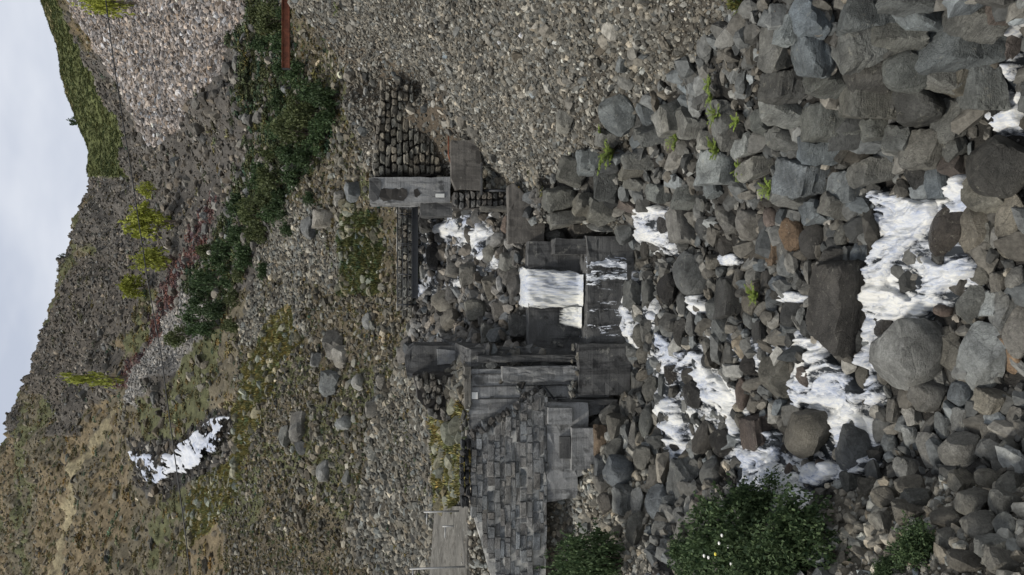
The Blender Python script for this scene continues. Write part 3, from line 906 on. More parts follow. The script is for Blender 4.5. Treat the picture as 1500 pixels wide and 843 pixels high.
for i in range(9):
    iy = 140 + i * 13; ix = 547 + (258 - iy) * 0.11
    q = mpp(ix, iy, 30.7)
    stone('capstone', dw, random.choice(BLOCKS), P(ix, iy, 30.9), (7.5 * q, 0.35, 3.2 * q), (0, random.uniform(-.1, .1), random.uniform(-.2, .2)), tint((0.19, 0.18, 0.155), 0.2))

sl = empty('concrete_slab', P(704, 240, 29.0), 'brownish square concrete panel half way down the gravel bank', 'slab')
prism('panel', [(660, 206), (661, 262), (668, 277), (704, 279), (704, 228), (700, 205)], 28.6, 0.5, M_CONC_B, sl, 0.03, rough=0.018)
prism('ledge', [(704, 238), (704, 286), (707, 286), (707, 238)], 28.5, 0.45, M_CONC_D, sl, 0.01)
tube_part('rusty_rod', [P(657, 200, 28.95), P(657, 228, 28.95), P(663, 246, 28.9)], 0.03, M_RUST, sl)
tube_part('pipe', [P(704, 279.5, 28.85), P(744, 279.5, 28.2)], 0.055, M_STEEL, sl)
fd = empty('stone_footing', P(746, 292, 28.6), 'rough stone footing between the square concrete panel and the cascade', 'footing')
prism('core', [(664, 283), (664, 304), (748, 304), (748, 283)], 28.9, 1.0, M_EARTH, fd, 0, rough=0.05)
for r_ in range(10):
    for c_ in range(2):
        ix = 668 + r_ * 8.2; iy = 288 + c_ * 11
        q = mpp(ix, iy, 28.8)
        stone('stone', fd, random.choice(BLOCKS), P(ix, iy + random.uniform(-2, 2), 28.85), (random.uniform(5, 7) * q, 0.25, 3.9 * q), (0, random.uniform(-.1, .1), random.uniform(-.15, .15)), tint((0.12, 0.115, 0.105), 0.35))
prism('pale_edge_beam', [(704, 302), (704, 309), (747, 309), (747, 302)], 28.5, 0.5, M_CONC_P, fd, 0.03, rough=0.028)
wd = empty('weir_wing_wall', P(796, 320, 26.9), 'dark wedge shaped concrete wall half buried in gravel above the weir', 'wall')
prism('panel', [(745, 272), (745, 356), (797, 356), (798, 318), (775, 290), (752, 268)], 26.75, 0.6, M_CONC_B, wd, 0.04, rough=0.018)
prism('side_wall', [(748, 352), (748, 357), (797, 357), (797, 352)], 26.95, 2.0, M_CONC_D, wd, 0.02, rough=0.018)

# ------------------------------------------------------------------ footbridge
YB = 33.5
fb = empty('footbridge', P(612, 372, YB), 'dark steel footbridge with thin railings crossing above the upper stream', 'bridge')
def bar(name, a, b, w, h, mat, parent):
    a, b = Vector(a), Vector(b)
    box(name, (min(a.x, b.x), a.y - w / 2, min(a.z, b.z) - h / 2), (max(a.x, b.x), a.y + w / 2, max(a.z, b.z) + h / 2), mat, parent, 0.008)
for dy in (0, 1.3):
    a, b = P(608.5, 437, YB), P(608.5, 292, YB)
    a.y += dy; b.y += dy
    bar('beam', a, (b.x, a.y, a.z), 0.12, 0.24, M_STEEL, fb)
a, b = P(605, 437, YB), P(605, 292, YB)
nb = 11
for i in range(nb):                              # deck planks across
    x0_ = a.x + (b.x - a.x) * i / nb + 0.01; x1_ = a.x + (b.x - a.x) * (i + 1) / nb - 0.01
    box('deck_plank', (x0_, YB - 0.12, a.z - 0.005 + 0.02), (x1_, YB + 1.42, a.z + 0.055), M_STEEL, fb, 0.006)
for dy in (0, 1.3):
    p, q = P(582, 452, YB), P(582, 293, YB)
    rl = tube_part('railing', [(p.x, YB + dy, p.z), (q.x, YB + dy, p.z)], 0.02, M_STEEL, fb, 6)
    for iy in (313, 357, 402, 447):
        p, q = P(606, iy, YB), P(582, iy, YB)
        tube_part('railing_post', [(p.x, YB + dy, p.z), (p.x, YB + dy, q.z)], 0.024, M_STEEL, rl, 6)
    for ix in (590, 598):
        p, q = P(ix, 452, YB), P(ix, 293, YB)
        tube_part('rail', [(p.x, YB + dy, p.z), (q.x, YB + dy, p.z)], 0.016, M_STEEL, rl, 6)
# far-bank wall under the bridge end: stacked stones behind the railing
bw = empty('bank_wall', P(605, 372, 36.2), 'low stacked stone wall behind the footbridge railing', 'wall')
prism('core', [(582, 300), (582, 455), (604, 455), (604, 300)], 36.6, 1.0, M_MORTAR, bw, 0, rough=0.05)
for r_ in range(3):
    iy = 300 + random.uniform(0, 8)
    while iy < 455:
        w = random.uniform(8, 17); ix = 584 + r_ * 7.5
        q = mpp(ix, iy, 36.4)
        stone('stone', bw, random.choice(BLOCKS), P(ix + 1.5, iy + w / 2, 36.5 + random.uniform(-.08, .05)), (w * q * .49, 0.28, 3.9 * q), (0, random.uniform(-.08, .08), random.uniform(-.1, .1)), tint((0.21, 0.2, 0.17), 0.35))
        iy += w

# ------------------------------------------------------------------ rusty beam over the gravel crest, and the cable
YR = 31.5
rs = empty('steel_beam', P(423, -60, YR), 'rust red steel beam reaching out over the gravel crest', 'beam')
a, b = P(419, 101, YR), P(419, -75, YR)
zt_ = a.z
box('web', (a.x, YR - 0.02, zt_ - 0.13), (b.x, YR + 0.02, zt_ + 0.13), M_RUST, rs, 0.004)
for s in (-1, 1):
    box('flange', (a.x, YR - 0.12, zt_ + s * 0.142 - 0.012), (b.x, YR + 0.12, zt_ + s * 0.142 + 0.012), M_RUST, rs, 0.004)
box('end_plate', (a.x - 0.02, YR - 0.12, zt_ - 0.15), (a.x, YR + 0.12, zt_ + 0.15), M_STEEL, rs, 0.004)
xs = b.x - 0.25
box('support_post', (xs - 0.12, YR - 0.12, ground_z(xs, YR) - 0.3), (xs + 0.12, YR + 0.12, zt_ - 0.156), M_RUST, rs, 0.01)
YC = 38.0
pts = [P(ix, iy, YC) for ix, iy in ((128, -160), (142, -80), (155, 0), (165, 80), (178, 165), (192, 250), (204, 330), (217, 415), (236, 520), (252, 640), (270, 770), (281, 860), (292, 960))]
cb = tube_part('overhead_cable', pts, 0.026, M_CABLE, None, 6)
tag(cb, 'thin black overhead cable strung across the valley', 'cable')
for k, p in enumerate((pts[0], pts[-1])):        # the masts that carry it stand outside the picture
    gz = ground_z(p.x, YC)
    ms = empty('cable_mast', (p.x, YC, gz), 'steel mast carrying the overhead cable on the %s' % ('gravel side' if k == 0 else 'waterfall side'), 'mast')
    tube_part('shaft', [(p.x, YC, gz - 0.5), (p.x, YC, p.z + 0.3)], 0.14, M_GALV, ms, 10)

# ------------------------------------------------------------------ boulders seen one by one: photo x, photo y, size along x, size along y, kind, own description
COL = dict(g=(0.165, 0.166, 0.154), b=(0.150, 0.162, 0.166), d=(0.085, 0.083, 0.076), t=(0.21, 0.192, 0.155), o=(0.24, 0.17, 0.11),
           p=(0.26, 0.258, 0.235), r=(0.135, 0.110, 0.095), w=(0.05, 0.047, 0.043), k=(0.150, 0.146, 0.126))
COLN = dict(g='grey', b='blue-grey', d='dark grey', t='tan', o='orange-tan', p='pale grey', r='brown', w='wet dark', k='dusty brown-grey')
BOULDERS = [
 (1240,446,72,132,'d','huge smooth dark flat-topped boulder splitting the cascade'),
 (1195,636,82,72,'t','big two-toned angular boulder standing in white water above the bushes'),
 (1342,516,92,112,'p','large pale faceted boulder beside the lower cascade'),
 (1463,245,76,90,'d','large dark greenish boulder with a pale underside'),
 (1444,526,56,102,'p','long pale grey boulder near the orange stone'),
 (914,553,30,104,'k','long flat slab lying at the foot of the abutment'),
 (1113,631,40,56,'r','brown boulder with white water curling around it'),
 (1258,662,48,70,'b','blue-grey triangular boulder washed by foam'),
 (1165,342,34,48,'o','boulder with an orange-tan face beside the stream'),
 (1182,257,60,58,'b','big blue-grey block under the mossy tufts'),
 (1192,81,52,68,'b','blue slate slab leaning in the stone bank'),
 (1267,21,70,50,'g','big grey block at the top edge of the stone bank'),
 (1413,66,98,60,'g','long layered slate block low in the stone bank'),
 (1277,147,64,54,'k','broad flat-topped brown block in the stone bank'),
 (1330,102,60,56,'k','banded block with a pale seam in the stone bank'),
 (1156,121,58,46,'d','dark green stained block by the gravel edge'),
 (1002,330,36,60,'g','tall grey upright boulder beside the small side fall'),
 (1014,400,48,66,'g','grey wedge boulder between two spills'),
 (1139,552,48,64,'k','lumpy brown boulder in mid stream'),
 (910,692,46,44,'b','fractured blue-grey boulder below the masonry wall'),
 (1006,707,34,62,'g','boulder with a dark top close to the bushes'),
 (1410,663,50,58,'p','rounded pale pitted boulder on the near bank'),
 (1482,519,22,54,'o','rust orange stone wedged between pale boulders'),
 (1462,590,46,38,'t','sandy yellow boulder on the near bank'),
 (905,165,46,54,'g','rounded grey boulder stuck in the gravel bank'),
 (1365,580,52,42,'g','rounded ringed boulder below the large pale one'),
 (1064,652,40,44,'w','wet black boulder behind the leafy bush'),
 (1396,340,40,70,'w','wet dark boulder in the middle of the widest cascade'),
 (1486,328,28,98,'t','long narrow pale tan boulder at the water edge'),
 (1349,28,84,42,'g','long grey slab overhanging in the stone bank'),
 (1398,168,30,68,'g','leaning grey post-like stone beside a dark hollow'),
 (1406,118,34,36,'t','small tan faced stone in the stone bank'),
 (964,738,34,50,'b','flat triangular blue-grey stone near the bushes'),
 (1433,738,64,36,'k','broad dusty rock bedded in the near bank'),
 (938,236,52,22,'g','flat slate slab under the bright green weed'),
 # stacked side of the stream, gravel side
 (931,251,43,14,'k'),(929,266,30,22,'g'),(967,283,32,26,'k'),(1005,292,36,26,'k'),(1047,276,24,24,'g'),(1031,297,18,20,'g'),(919,297,22,18,'r'),
 (891,271,34,46,'d'),(881,311,44,24,'k'),(880,332,40,14,'p'),(919,340,32,38,'g'),(1034,333,26,36,'d'),(1066,321,32,42,'g'),(976,328,22,28,'w'),
 (1050,383,28,18,'t'),(1066,361,22,28,'d'),(948,366,20,30,'d'),(1058,245,52,44,'p'),
 (1158,207,62,18,'g'),(1208,219,62,38,'b'),(1113,247,52,26,'p'),(1285,253,60,34,'g'),(1244,278,38,48,'b'),(1168,292,60,30,'g'),(1232,304,46,30,'g'),
 (1199,311,36,32,'b'),(1154,359,22,54,'g'),(1194,352,34,52,'d'),(1101,328,46,44,'g'),(1130,321,22,34,'r'),(1137,371,22,36,'o'),(1215,340,14,24,'g'),
 (1237,345,24,32,'k'),(1262,342,22,26,'r'),(1263,319,20,20,'p'),(1225,382,44,44,'d'),(1244,378,22,30,'g'),(1263,375,28,40,'b'),(1284,373,22,44,'w'),
 (1363,221,54,48,'g'),(1401,214,30,38,'g'),(1399,247,36,28,'r'),(1377,269,26,42,'b'),(1349,262,36,38,'w'),(1420,236,14,22,'d'),(1446,288,38,56,'t'),
 (1432,338,34,68,'k'),(1446,350,18,46,'k'),(1156,48,30,36,'p'),(1139,71,40,58,'g'),(1189,26,36,56,'b'),(1218,120,54,38,'k'),(1150,158,60,34,'p'),
 (1263,69,54,46,'g'),(1275,107,52,48,'d'),(1222,178,68,44,'k'),(1288,188,40,30,'k'),(1190,166,20,52,'b'),(1346,4,98,24,'g'),(1316,55,64,38,'k'),
 (1432,26,70,46,'g'),(1375,114,42,42,'p'),(1438,130,42,66,'g'),(1349,157,64,50,'d'),(1478,60,24,48,'r'),(1325,205,50,34,'g'),(1240,225,30,30,'d'),
 (1310,150,30,40,'d'),(1460,165,30,40,'w'),(1470,15,30,30,'r'),(1120,180,30,30,'k'),(1095,215,34,30,'p'),(1070,200,40,30,'g'),
 # weir foot and middle of the bed
 (931,431,28,42,'g'),(952,428,18,38,'g'),(983,426,34,46,'w'),(1071,436,34,58,'d'),(933,462,16,20,'p'),(949,483,22,32,'g'),(938,492,24,32,'k'),
 (1000,488,26,38,'d'),(1014,476,20,36,'b'),(1050,452,30,34,'g'),(1059,485,28,38,'g'),(1040,528,24,28,'d'),(1063,526,18,28,'d'),(986,549,26,30,'w'),
 (1012,552,26,30,'d'),(1021,578,32,40,'w'),(943,519,20,28,'k'),(957,538,18,24,'b'),(955,573,26,40,'k'),(936,566,20,46,'g'),(972,564,14,36,'g'),
 (1062,566,18,28,'w'),(1146,417,36,22,'b'),(1172,412,16,24,'g'),(1104,445,32,36,'k'),(1131,445,18,40,'b'),(1099,469,22,26,'g'),(1116,488,20,32,'d'),
 (1161,459,26,42,'d'),(1194,462,16,28,'p'),(1188,483,24,26,'d'),(1100,530,30,34,'w'),(1142,504,14,28,'g'),(1187,552,34,24,'r'),(1170,571,18,28,'w'),
 (1089,576,18,46,'r'),(1266,552,18,34,'k'),(1275,474,12,40,'w'),(1294,478,20,34,'w'),(1399,514,30,66,'k'),(1427,445,36,54,'k'),(1410,419,26,28,'d'),
 (1384,455,34,16,'r'),(1456,445,20,36,'p'),(1472,457,24,60,'g'),(1490,478,24,90,'g'),(1467,412,20,28,'g'),(1415,580,46,36,'b'),(1304,474,30,26,'w'),
 (1490,410,24,40,'g'),(1440,400,28,30,'k'),(1110,405,26,26,'g'),(1085,410,22,30,'g'),(1128,410,20,26,'d'),(1160,495,20,24,'d'),(1120,520,22,20,'g'),
 # below the masonry wall and near the bushes
 (905,626,30,34,'k'),(905,657,36,38,'k'),(881,683,22,34,'b'),(914,735,28,44,'g'),(936,738,22,48,'g'),(934,778,26,46,'k'),(890,738,26,28,'d'),
 (884,709,22,24,'g'),(945,671,34,42,'k'),(969,776,24,30,'g'),(1045,697,36,46,'g'),(993,655,22,20,'w'),(1036,643,36,48,'d'),(986,681,14,20,'r'),
 (880,645,22,40,'o'),(962,690,14,36,'k'),(948,619,22,44,'k'),(929,638,16,40,'g'),(975,620,20,30,'d'),(1158,692,14,22,'r'),(1208,685,26,18,'r'),
 (1196,707,18,18,'r'),(1156,657,20,18,'w'),(1090,620,24,30,'k'),(1030,735,24,28,'r'),(1000,760,22,30,'g'),(920,600,20,30,'g'),
 # near bank
 (1339,646,16,44,'p'),(1330,689,26,36,'g'),(1369,666,26,60,'g'),(1418,617,32,36,'g'),(1493,620,20,42,'g'),(1338,712,56,24,'k'),(1349,730,52,24,'k'),
 (1335,753,52,26,'k'),(1413,707,40,28,'k'),(1450,704,40,30,'k'),(1482,707,44,26,'k'),(1476,736,50,36,'k'),(1395,761,58,34,'k'),(1441,773,54,42,'k'),
 (1479,773,34,40,'k'),(1392,790,36,28,'k'),(1456,802,52,28,'k'),(1418,825,56,28,'k'),(1476,825,50,28,'k'),(1300,730,36,30,'k'),(1294,767,28,30,'k'),
 (1385,625,24,40,'g'),(1340,610,24,30,'p'),(1310,600,16,40,'g'),(1305,650,20,34,'g'),(1460,640,26,36,'g'),(1480,665,26,40,'k'),(1250,705,30,30,'k'),(1275,715,30,26,'k'),
 # blocks beside the weir and slabs in the gravel
 (840,252,42,36,'k'),(864,238,32,32,'g'),(826,290,52,28,'k'),(832,318,50,22,'g'),(864,302,42,24,'k'),(856,338,46,20,'d'),(815,346,30,18,'g'),(892,352,34,24,'d'),
 (905,385,26,24,'w'),(828,178,22,28,'p'),(985,175,52,42,'p'),(960,196,50,22,'g'),(1014,180,40,40,'g'),(1060,168,34,50,'g'),(1040,205,30,26,'p'),(950,165,26,40,'b'),(890,205,30,22,'g'),
 # upper stream around the bridge, and rubble slope standouts
 (742,330,18,26,'r'),(640,375,30,40,'w'),(668,395,34,24,'g'),(690,400,34,30,'g'),(722,420,30,36,'k'),(650,440,36,30,'k'),(700,455,40,30,'k'),(735,455,30,30,'d'),
 (690,345,20,24,'d'),(720,370,26,24,'k'),(745,385,26,26,'k'),(755,420,24,30,'d'),(625,330,22,30,'d'),(622,400,14,20,'p'),(660,470,30,34,'k'),(720,490,30,34,'k'),(760,480,30,34,'d'),
 (785,390,26,24,'w'),(800,490,40,30,'w'),(835,505,30,34,'w'),(870,515,28,36,'w'),(790,470,24,20,'w'),
 (475,320,34,26,'p'),(455,335,30,30,'b'),(490,505,30,40,'g'),(500,525,26,30,'p'),(485,560,30,40,'g'),(440,625,36,40,'g'),(445,655,26,24,'d'),(505,620,30,22,'p'),
 (420,640,24,30,'k'),(475,690,24,30,'g'),(520,280,30,24,'b'),(500,290,22,20,'p'),(540,470,20,24,'g'),(525,560,22,24,'p'),(465,530,22,22,'g'),(560,560,18,20,'g'),(545,600,20,22,'p'),(510,700,20,22,'k'),
]
RV = [rock_mesh('boulder', 3, 100 + k, 10, 0, 0.05, M_ROCK_R) for k in range(12)]
RB = [rock_mesh('boulder', 3, 140 + k, 10, 0.55, 0.04, M_ROCK, strata=0.10) for k in range(12)]
RVX = [rock_mesh('boulder', 4, 160 + k, 9, 0, 0.05, M_ROCK_R) for k in range(8)]
RBX = [rock_mesh('boulder', 4, 170 + k, 10, 0.55, 0.04, M_ROCK, strata=0.10) for k in range(8)]
RW = [rock_mesh('boulder', 3, 180 + k, 12, 0, 0.045, M_WET) for k in range(6)]
bx_ = np.array([b[0] for b in BOULDERS], float); by_ = np.array([b[1] for b in BOULDERS], float)
bsx = np.array([b[2] for b in BOULDERS], float); bsy = np.array([b[3] for b in BOULDERS], float)
bY = hit(bx_ + 0.22 * bsx, by_)
anchors = [i for i, b in enumerate(BOULDERS) if len(b) > 5]
ORD = ['closest'] + [o + ' closest' for o in 'second third fourth fifth sixth seventh eighth ninth tenth eleventh twelfth thirteenth fourteenth fifteenth sixteenth'.split()]
_O = ['closest', 'second closest', 'third closest', 'fourth closest', 'fifth closest', 'sixth closest', 'seventh closest', 'eighth closest', 'ninth closest', 'tenth closest']
def short(ph):
    return ph
near = {}
LANDM = [(640, 375, 'the footbridge'), (760, 420, 'the weir crest'), (850, 330, 'the wedge shaped concrete wall'), (475, 420, 'the dark green thicket'), (480, 640, 'the yellowish grass band'), (960, 170, 'the bright green weed on the gravel')]
for i, b in enumerate(BOULDERS):
    if len(b) > 5: continue
    c = [(math.hypot(b[0] - BOULDERS[a][0], b[1] - BOULDERS[a][1]), 'the ' + BOULDERS[a][5]) for a in anchors]
    c += [(math.hypot(b[0] - x, b[1] - y), ph) for x, y, ph in LANDM]
    dmin, ph = min(c)
    near.setdefault((ph, COLN[b[4]]), []).append((dmin, i))
lab = {}
for (ph, cn), L in near.items():
    L.sort()
    for r_, (_, i) in enumerate(L):
        w, h = BOULDERS[i][3], BOULDERS[i][2]
        shp = 'slab' if max(w, h) / min(w, h) > 2.2 else 'boulder'
        if len(L) == 1: lab[i] = '%s %s closest to %s' % (cn, shp, ph)
        else: lab[i] = '%s %s, %s of its colour to %s' % (cn, shp, ORD[min(r_, 15)], ph)
        lab[i] = ' '.join(lab[i].split()[:16])
for i, b in enumerate(BOULDERS):
    Y = bY[i]
    if not np.isfinite(Y): continue
    ix, iy, sx, sy, kd = b[:5]
    q = mpp(ix, iy, Y)
    riprap = (iy < 320 and ix > 800)
    w = sy * q * (1.25 if riprap else 1.12); h = sx * q * (1.22 if riprap else 1.04)
    d = (w * h) ** 0.5 * (0.95 if Y < 26 else 1.0)
    c = P(ix, iy, Y)
    p = Vector((c.x, Y + (0.02 if riprap else 0.12) * d, c.z))
    big = len(b) > 5 or sx * sy > 2400
    words = b[5] if len(b) > 5 else ''
    slabby = any(k_ in words for k_ in ('slab', 'block', 'flat-topped', 'post-like'))
    blk = (riprap or slabby or random.random() < 0.35) and not any(k_ in words for k_ in ('pale', 'greenish', 'two-toned', 'rounded'))
    if 'greenish' in words: w *= 0.85; h *= 0.85
    me = random.choice(RW) if kd == 'w' else random.choice((RBX if blk else RVX) if big else (RB if blk else RV))
    col = tint(COL[kd], 0.14)
    if riprap: col = (col[0] * 0.84, col[1] * 0.87, col[2] * 0.88)
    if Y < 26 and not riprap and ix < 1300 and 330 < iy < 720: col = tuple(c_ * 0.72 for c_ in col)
    if ix > 1240 and iy > 690: col = tuple(c_ * 1.2 for c_ in col)  # near bank boulders painted lighter, standing in for light on the bank
    name = 'boulder'
    tl = 0.08 if slabby else (0.3 if riprap else 0.2)
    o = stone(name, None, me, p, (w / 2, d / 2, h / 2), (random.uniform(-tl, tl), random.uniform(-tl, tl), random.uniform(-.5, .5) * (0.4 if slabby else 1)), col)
    tag(o, b[5] if len(b) > 5 else lab[i], 'boulder', 'boulders of the stream and its banks')

# ------------------------------------------------------------------ white water draped over the bed
WPOLY = [
 [(936,300),(938,345),(985,362),(999,378),(992,350),(965,338),(962,322),(985,318),(986,302),(960,300)],
 [(893,362),(912,380),(930,396),(922,420),(905,452),(908,508),(934,505),(930,470),(926,440),(938,405),(925,385),(905,360)],
 [(1008,432),(1034,432),(1040,462),(1014,462)],[(955,452),(968,455),(970,474),(958,474)],
 [(970,500),(1004,512),(1034,512),(1048,540),(1066,560),(1082,588),(1080,608),(1056,602),(1036,582),(1022,552),(982,548),(972,530)],
 [(975,578),(1000,592),(1016,640),(1017,672),(980,684),(984,640),(968,604)],
 [(970,474),(980,500),(986,520),(974,530),(966,490)],
 [(1084,640),(1100,652),(1130,628),(1150,640),(1152,690),(1185,715),(1188,745),(1150,752),(1106,740),(1094,690)],
 [(1178,488),(1215,492),(1228,520),(1250,545),(1272,566),(1278,640),(1236,620),(1205,602),(1166,604),(1162,570),(1172,552),(1205,540)],
 [(1286,276),(1330,284),(1382,296),(1386,322),(1366,340),(1340,366),(1318,398),(1300,420),(1360,440),(1364,462),(1300,470),(1290,510),(1280,560),(1270,535),(1278,470),(1276,400),(1296,360),(1292,320)],
 [(1366,372),(1400,388),(1440,372),(1448,398),(1420,420),(1400,420),(1385,448),(1364,464),(1356,440),(1368,410)],
 [(1396,272),(1424,252),(1434,262),(1440,302),(1400,314)],
 [(1476,18),(1506,14),(1506,186),(1470,194),(1462,150),(1486,120),(1490,60)],
 [(1232,620),(1262,628),(1284,650),(1280,690),(1262,700),(1236,672)],[(1190,678),(1228,672),(1240,690),(1200,716),(1182,705)],
 [(1052,372),(1062,384),(1090,392),(1094,378),(1078,366)],
 [(1284,540),(1296,556),(1294,598),(1280,598),(1276,570)],
 [(1150,430),(1176,424),(1200,430),(1180,442),(1152,445)],[(1146,486),(1180,492),(1184,504),(1150,496)],
 [(1084,500),(1090,520),(1082,528),(1076,510)],[(1070,600),(1090,610),(1100,640),(1088,640)],
 [(930,340),(950,345),(948,362),(938,360)],
 [(660,318),(690,316),(714,320),(716,352),(712,385),(700,368),(688,342),(668,350),(650,345)],
 [(612,418),(630,412),(632,432),(612,436)],[(646,320),(664,336),(662,352),(645,346)],
 [(724,306),(732,312),(732,320),(722,318)],
]
def blur(a, r):
    for ax in (0, 1):
        k = np.ones(2 * r + 1) / (2 * r + 1)
        a = np.apply_along_axis(lambda q: np.convolve(q, k, 'same'), ax, a)
    return a
def water_patch(name, polys, box_, step, off_in, off_out, mat, label, jit, foam_gain=1.0, rip=0.06, nfreq=2.0, dark=0):
    x0, y0, x1, y1 = box_
    gx, gy = np.meshgrid(np.arange(x0, x1 + 0.1, step), np.arange(y0, y1 + 0.1, step), indexing='ij')
    jx_ = gx + fbm(gx / 13, gy / 13, 61, 4) * jit; jy_ = gy + fbm(gx / 13 + 40, gy / 13, 62, 4) * jit
    msk = np.zeros(gx.shape)
    for pl_ in polys: msk = np.maximum(msk, inpoly(jx_, jy_, pl_))
    sm = blur(msk, max(1, int(round(4 / step))))
    sm = np.minimum(1, sm * 1.25)
    use = sm > 0.04
    Y = np.full(gx.shape, np.nan)
    Y[use] = hit(gx[use], gy[use])
    t, e = te(gx, gy)
    z = e * Y; x = t * Y
    use &= np.isfinite(Y)
    lift = off_out + (off_in - off_out) * sm
    xs_, ys_ = np.where(use, x, 0), np.where(use, Y, 1)
    wx = fbm(xs_ * nfreq * 0.5, ys_ * nfreq * 0.5, 72, 3); wy = fbm(xs_ * nfreq * 0.5 + 9, ys_ * nfreq * 0.5, 73, 3)
    lump = fbm(xs_ * nfreq, ys_ * nfreq * 0.7, 71, 3)
    strand = 1 - np.abs(fbm(xs_ * nfreq * 2.4 + wx * 2.2, ys_ * nfreq * 0.55 + wy * 1.2, 74, 4)) * 2.2      # ridges that follow the flow
    lump = lump * 0.8 + strand * 0.3
    lift = lift + lump * rip * sm
    id_ = -np.ones(gx.shape, int); id_[use] = np.arange(use.sum())
    v = np.stack([x[use], Y[use], (z + lift)[use]], -1)
    a, b, c, d = id_[:-1, :-1], id_[1:, :-1], id_[1:, 1:], id_[:-1, 1:]
    ok = (a >= 0) & (b >= 0) & (c >= 0) & (d >= 0)
    yy = np.stack([Y[:-1, :-1], Y[1:, :-1], Y[1:, 1:], Y[:-1, 1:]], -1)
    ok &= (np.nanmax(yy, -1) - np.nanmin(yy, -1)) < 0.09 * np.nanmin(np.where(np.isfinite(yy), yy, 1e9), -1)
    f = np.stack([a[ok], b[ok], c[ok], d[ok]], -1)
    foam = ((0.30 + 0.70 * sm) * (0.78 + 0.36 * np.clip(strand, -0.7, 1)) * foam_gain)[use] if not dark else (dark * (0.8 + 0.35 * np.clip(strand, -0.5, 1)))[use]
    return water_obj(name, v, f, foam, mat, label)
water_patch('stream', WPOLY, (600, 0, 1506, 760), 2.0, 0.22, -0.25, M_WATER, 'white water tumbling between the boulders', 9.0, 0.95, 0.30, 2.6)
DPOLY = [[(893,362),(935,395),(960,420),(975,470),(1000,500),(1040,500),(1060,540),(1090,590),(1120,620),(1160,640),(1200,690),(1190,750),(1140,760),(1090,740),(1080,690),(1030,640),(1020,690),(975,690),(965,600),(960,545),(930,510),(900,505)],
         [(1010,432),(1060,470),(1120,500),(1180,480),(1220,510),(1260,560),(1290,600),(1290,690),(1240,710),(1200,690),(1180,610),(1150,560),(1100,540),(1040,500)],
         [(1280,276),(1390,290),(1440,250),(1450,300),(1390,330),(1450,372),(1440,420),(1370,470),(1310,480),(1295,600),(1275,600),(1270,400)], [(1468,10),(1506,5),(1506,200),(1462,200)],
         [(930,300),(990,300),(1000,380),(940,370)], [(605,310),(640,310),(720,300),(735,390),(640,440),(605,440)]]
water_patch('stream', DPOLY, (600, 0, 1506, 770), 3.0, 0.10, -0.30, M_WATER, 'dark clear water running between the stream boulders', 8.0, 1.0, 0.10, 2.6, 0.74)
water_patch('waterfall', [[(186,654),(205,660),(232,662),(262,662),(272,650),(286,640),(300,622),(318,610),(338,608),(338,640),(322,660),(300,672),(280,694),(258,690),(232,712),(222,704),(205,680)]],
            (180, 600, 345, 720), 1.5, 0.55, -0.5, M_FARW, 'distant white cascade on the hillside above the grass band', 9.0, 0.98, 0.7, 0.55)

# ------------------------------------------------------------------ loose stones, far too many to count
LIB = bpy.data.collections.new('stone_shapes')
def lib(meshes, nm):
    col_ = bpy.data.collections.new(nm)
    for k, me in enumerate(meshes):
        o = bpy.data.objects.new('%s_%02d' % (nm, k), me)
        col_.objects.link(o)
    return col_
L_ROCK = lib([rock_mesh('loose', 2, 500 + k, 7, 0.4 if k % 3 == 1 else 0, 0.05, M_STONES, False, 0.34, 0.8) for k in range(10)], 'loose_rock_shape')

def scatter_obj(name, pos, rot, scl, col, lib_col, nlib, label, parent=None):
    n_ = len(pos)
    me = bpy.data.meshes.new(name)
    me.vertices.add(n_)
    me.vertices.foreach_set('co', np.asarray(pos, np.float32).ravel())
    for nm, ty, val, key in (('rot', 'FLOAT_VECTOR', rot, 'vector'), ('scl', 'FLOAT_VECTOR', scl, 'vector')):
        a = me.attributes.new(nm, ty, 'POINT'); a.data.foreach_set(key, np.asarray(val, np.float32).ravel())
    a = me.attributes.new('col', 'FLOAT_COLOR', 'POINT')
    a.data.foreach_set('color', np.c_[col, np.ones(n_)].astype(np.float32).ravel())
    a = me.attributes.new('pick', 'INT', 'POINT'); a.data.foreach_set('value', rng.integers(0, nlib, n_).astype(np.int32))
    o = link(name, me)
    ng = bpy.data.node_groups.new(name + '_scatter', 'GeometryNodeTree')
    ng.interface.new_socket('Geometry', in_out='INPUT', socket_type='NodeSocketGeometry')
    ng.interface.new_socket('Geometry', in_out='OUTPUT', socket_type='NodeSocketGeometry')
    N, L = ng.nodes, ng.links
    gi, go = N.new('NodeGroupInput'), N.new('NodeGroupOutput')
    ci = N.new('GeometryNodeCollectionInfo'); ci.inputs['Collection'].default_value = lib_col
    ci.inputs['Separate Children'].default_value = True; ci.inputs['Reset Children'].default_value = True
    ip = N.new('GeometryNodeInstanceOnPoints'); ip.inputs['Pick Instance'].default_value = True
    def att(nm, ty):
        q = N.new('GeometryNodeInputNamedAttribute'); q.data_type = ty; q.inputs['Name'].default_value = nm
        return q.outputs['Attribute']
    L.new(gi.outputs[0], ip.inputs['Points'])
    L.new(ci.outputs[0], ip.inputs['Instance'])
    L.new(att('pick', 'INT'), ip.inputs['Instance Index'])
    er = N.new('FunctionNodeEulerToRotation')
    L.new(att('rot', 'FLOAT_VECTOR'), er.inputs[0])
    L.new(er.outputs[0], ip.inputs['Rotation'])
    L.new(att('scl', 'FLOAT_VECTOR'), ip.inputs['Scale'])
    L.new(ip.outputs[0], go.inputs[0])
    md = o.modifiers.new('scatter', 'NODES'); md.node_group = ng
    tag(o, label, None, None, 'stuff')
    return o

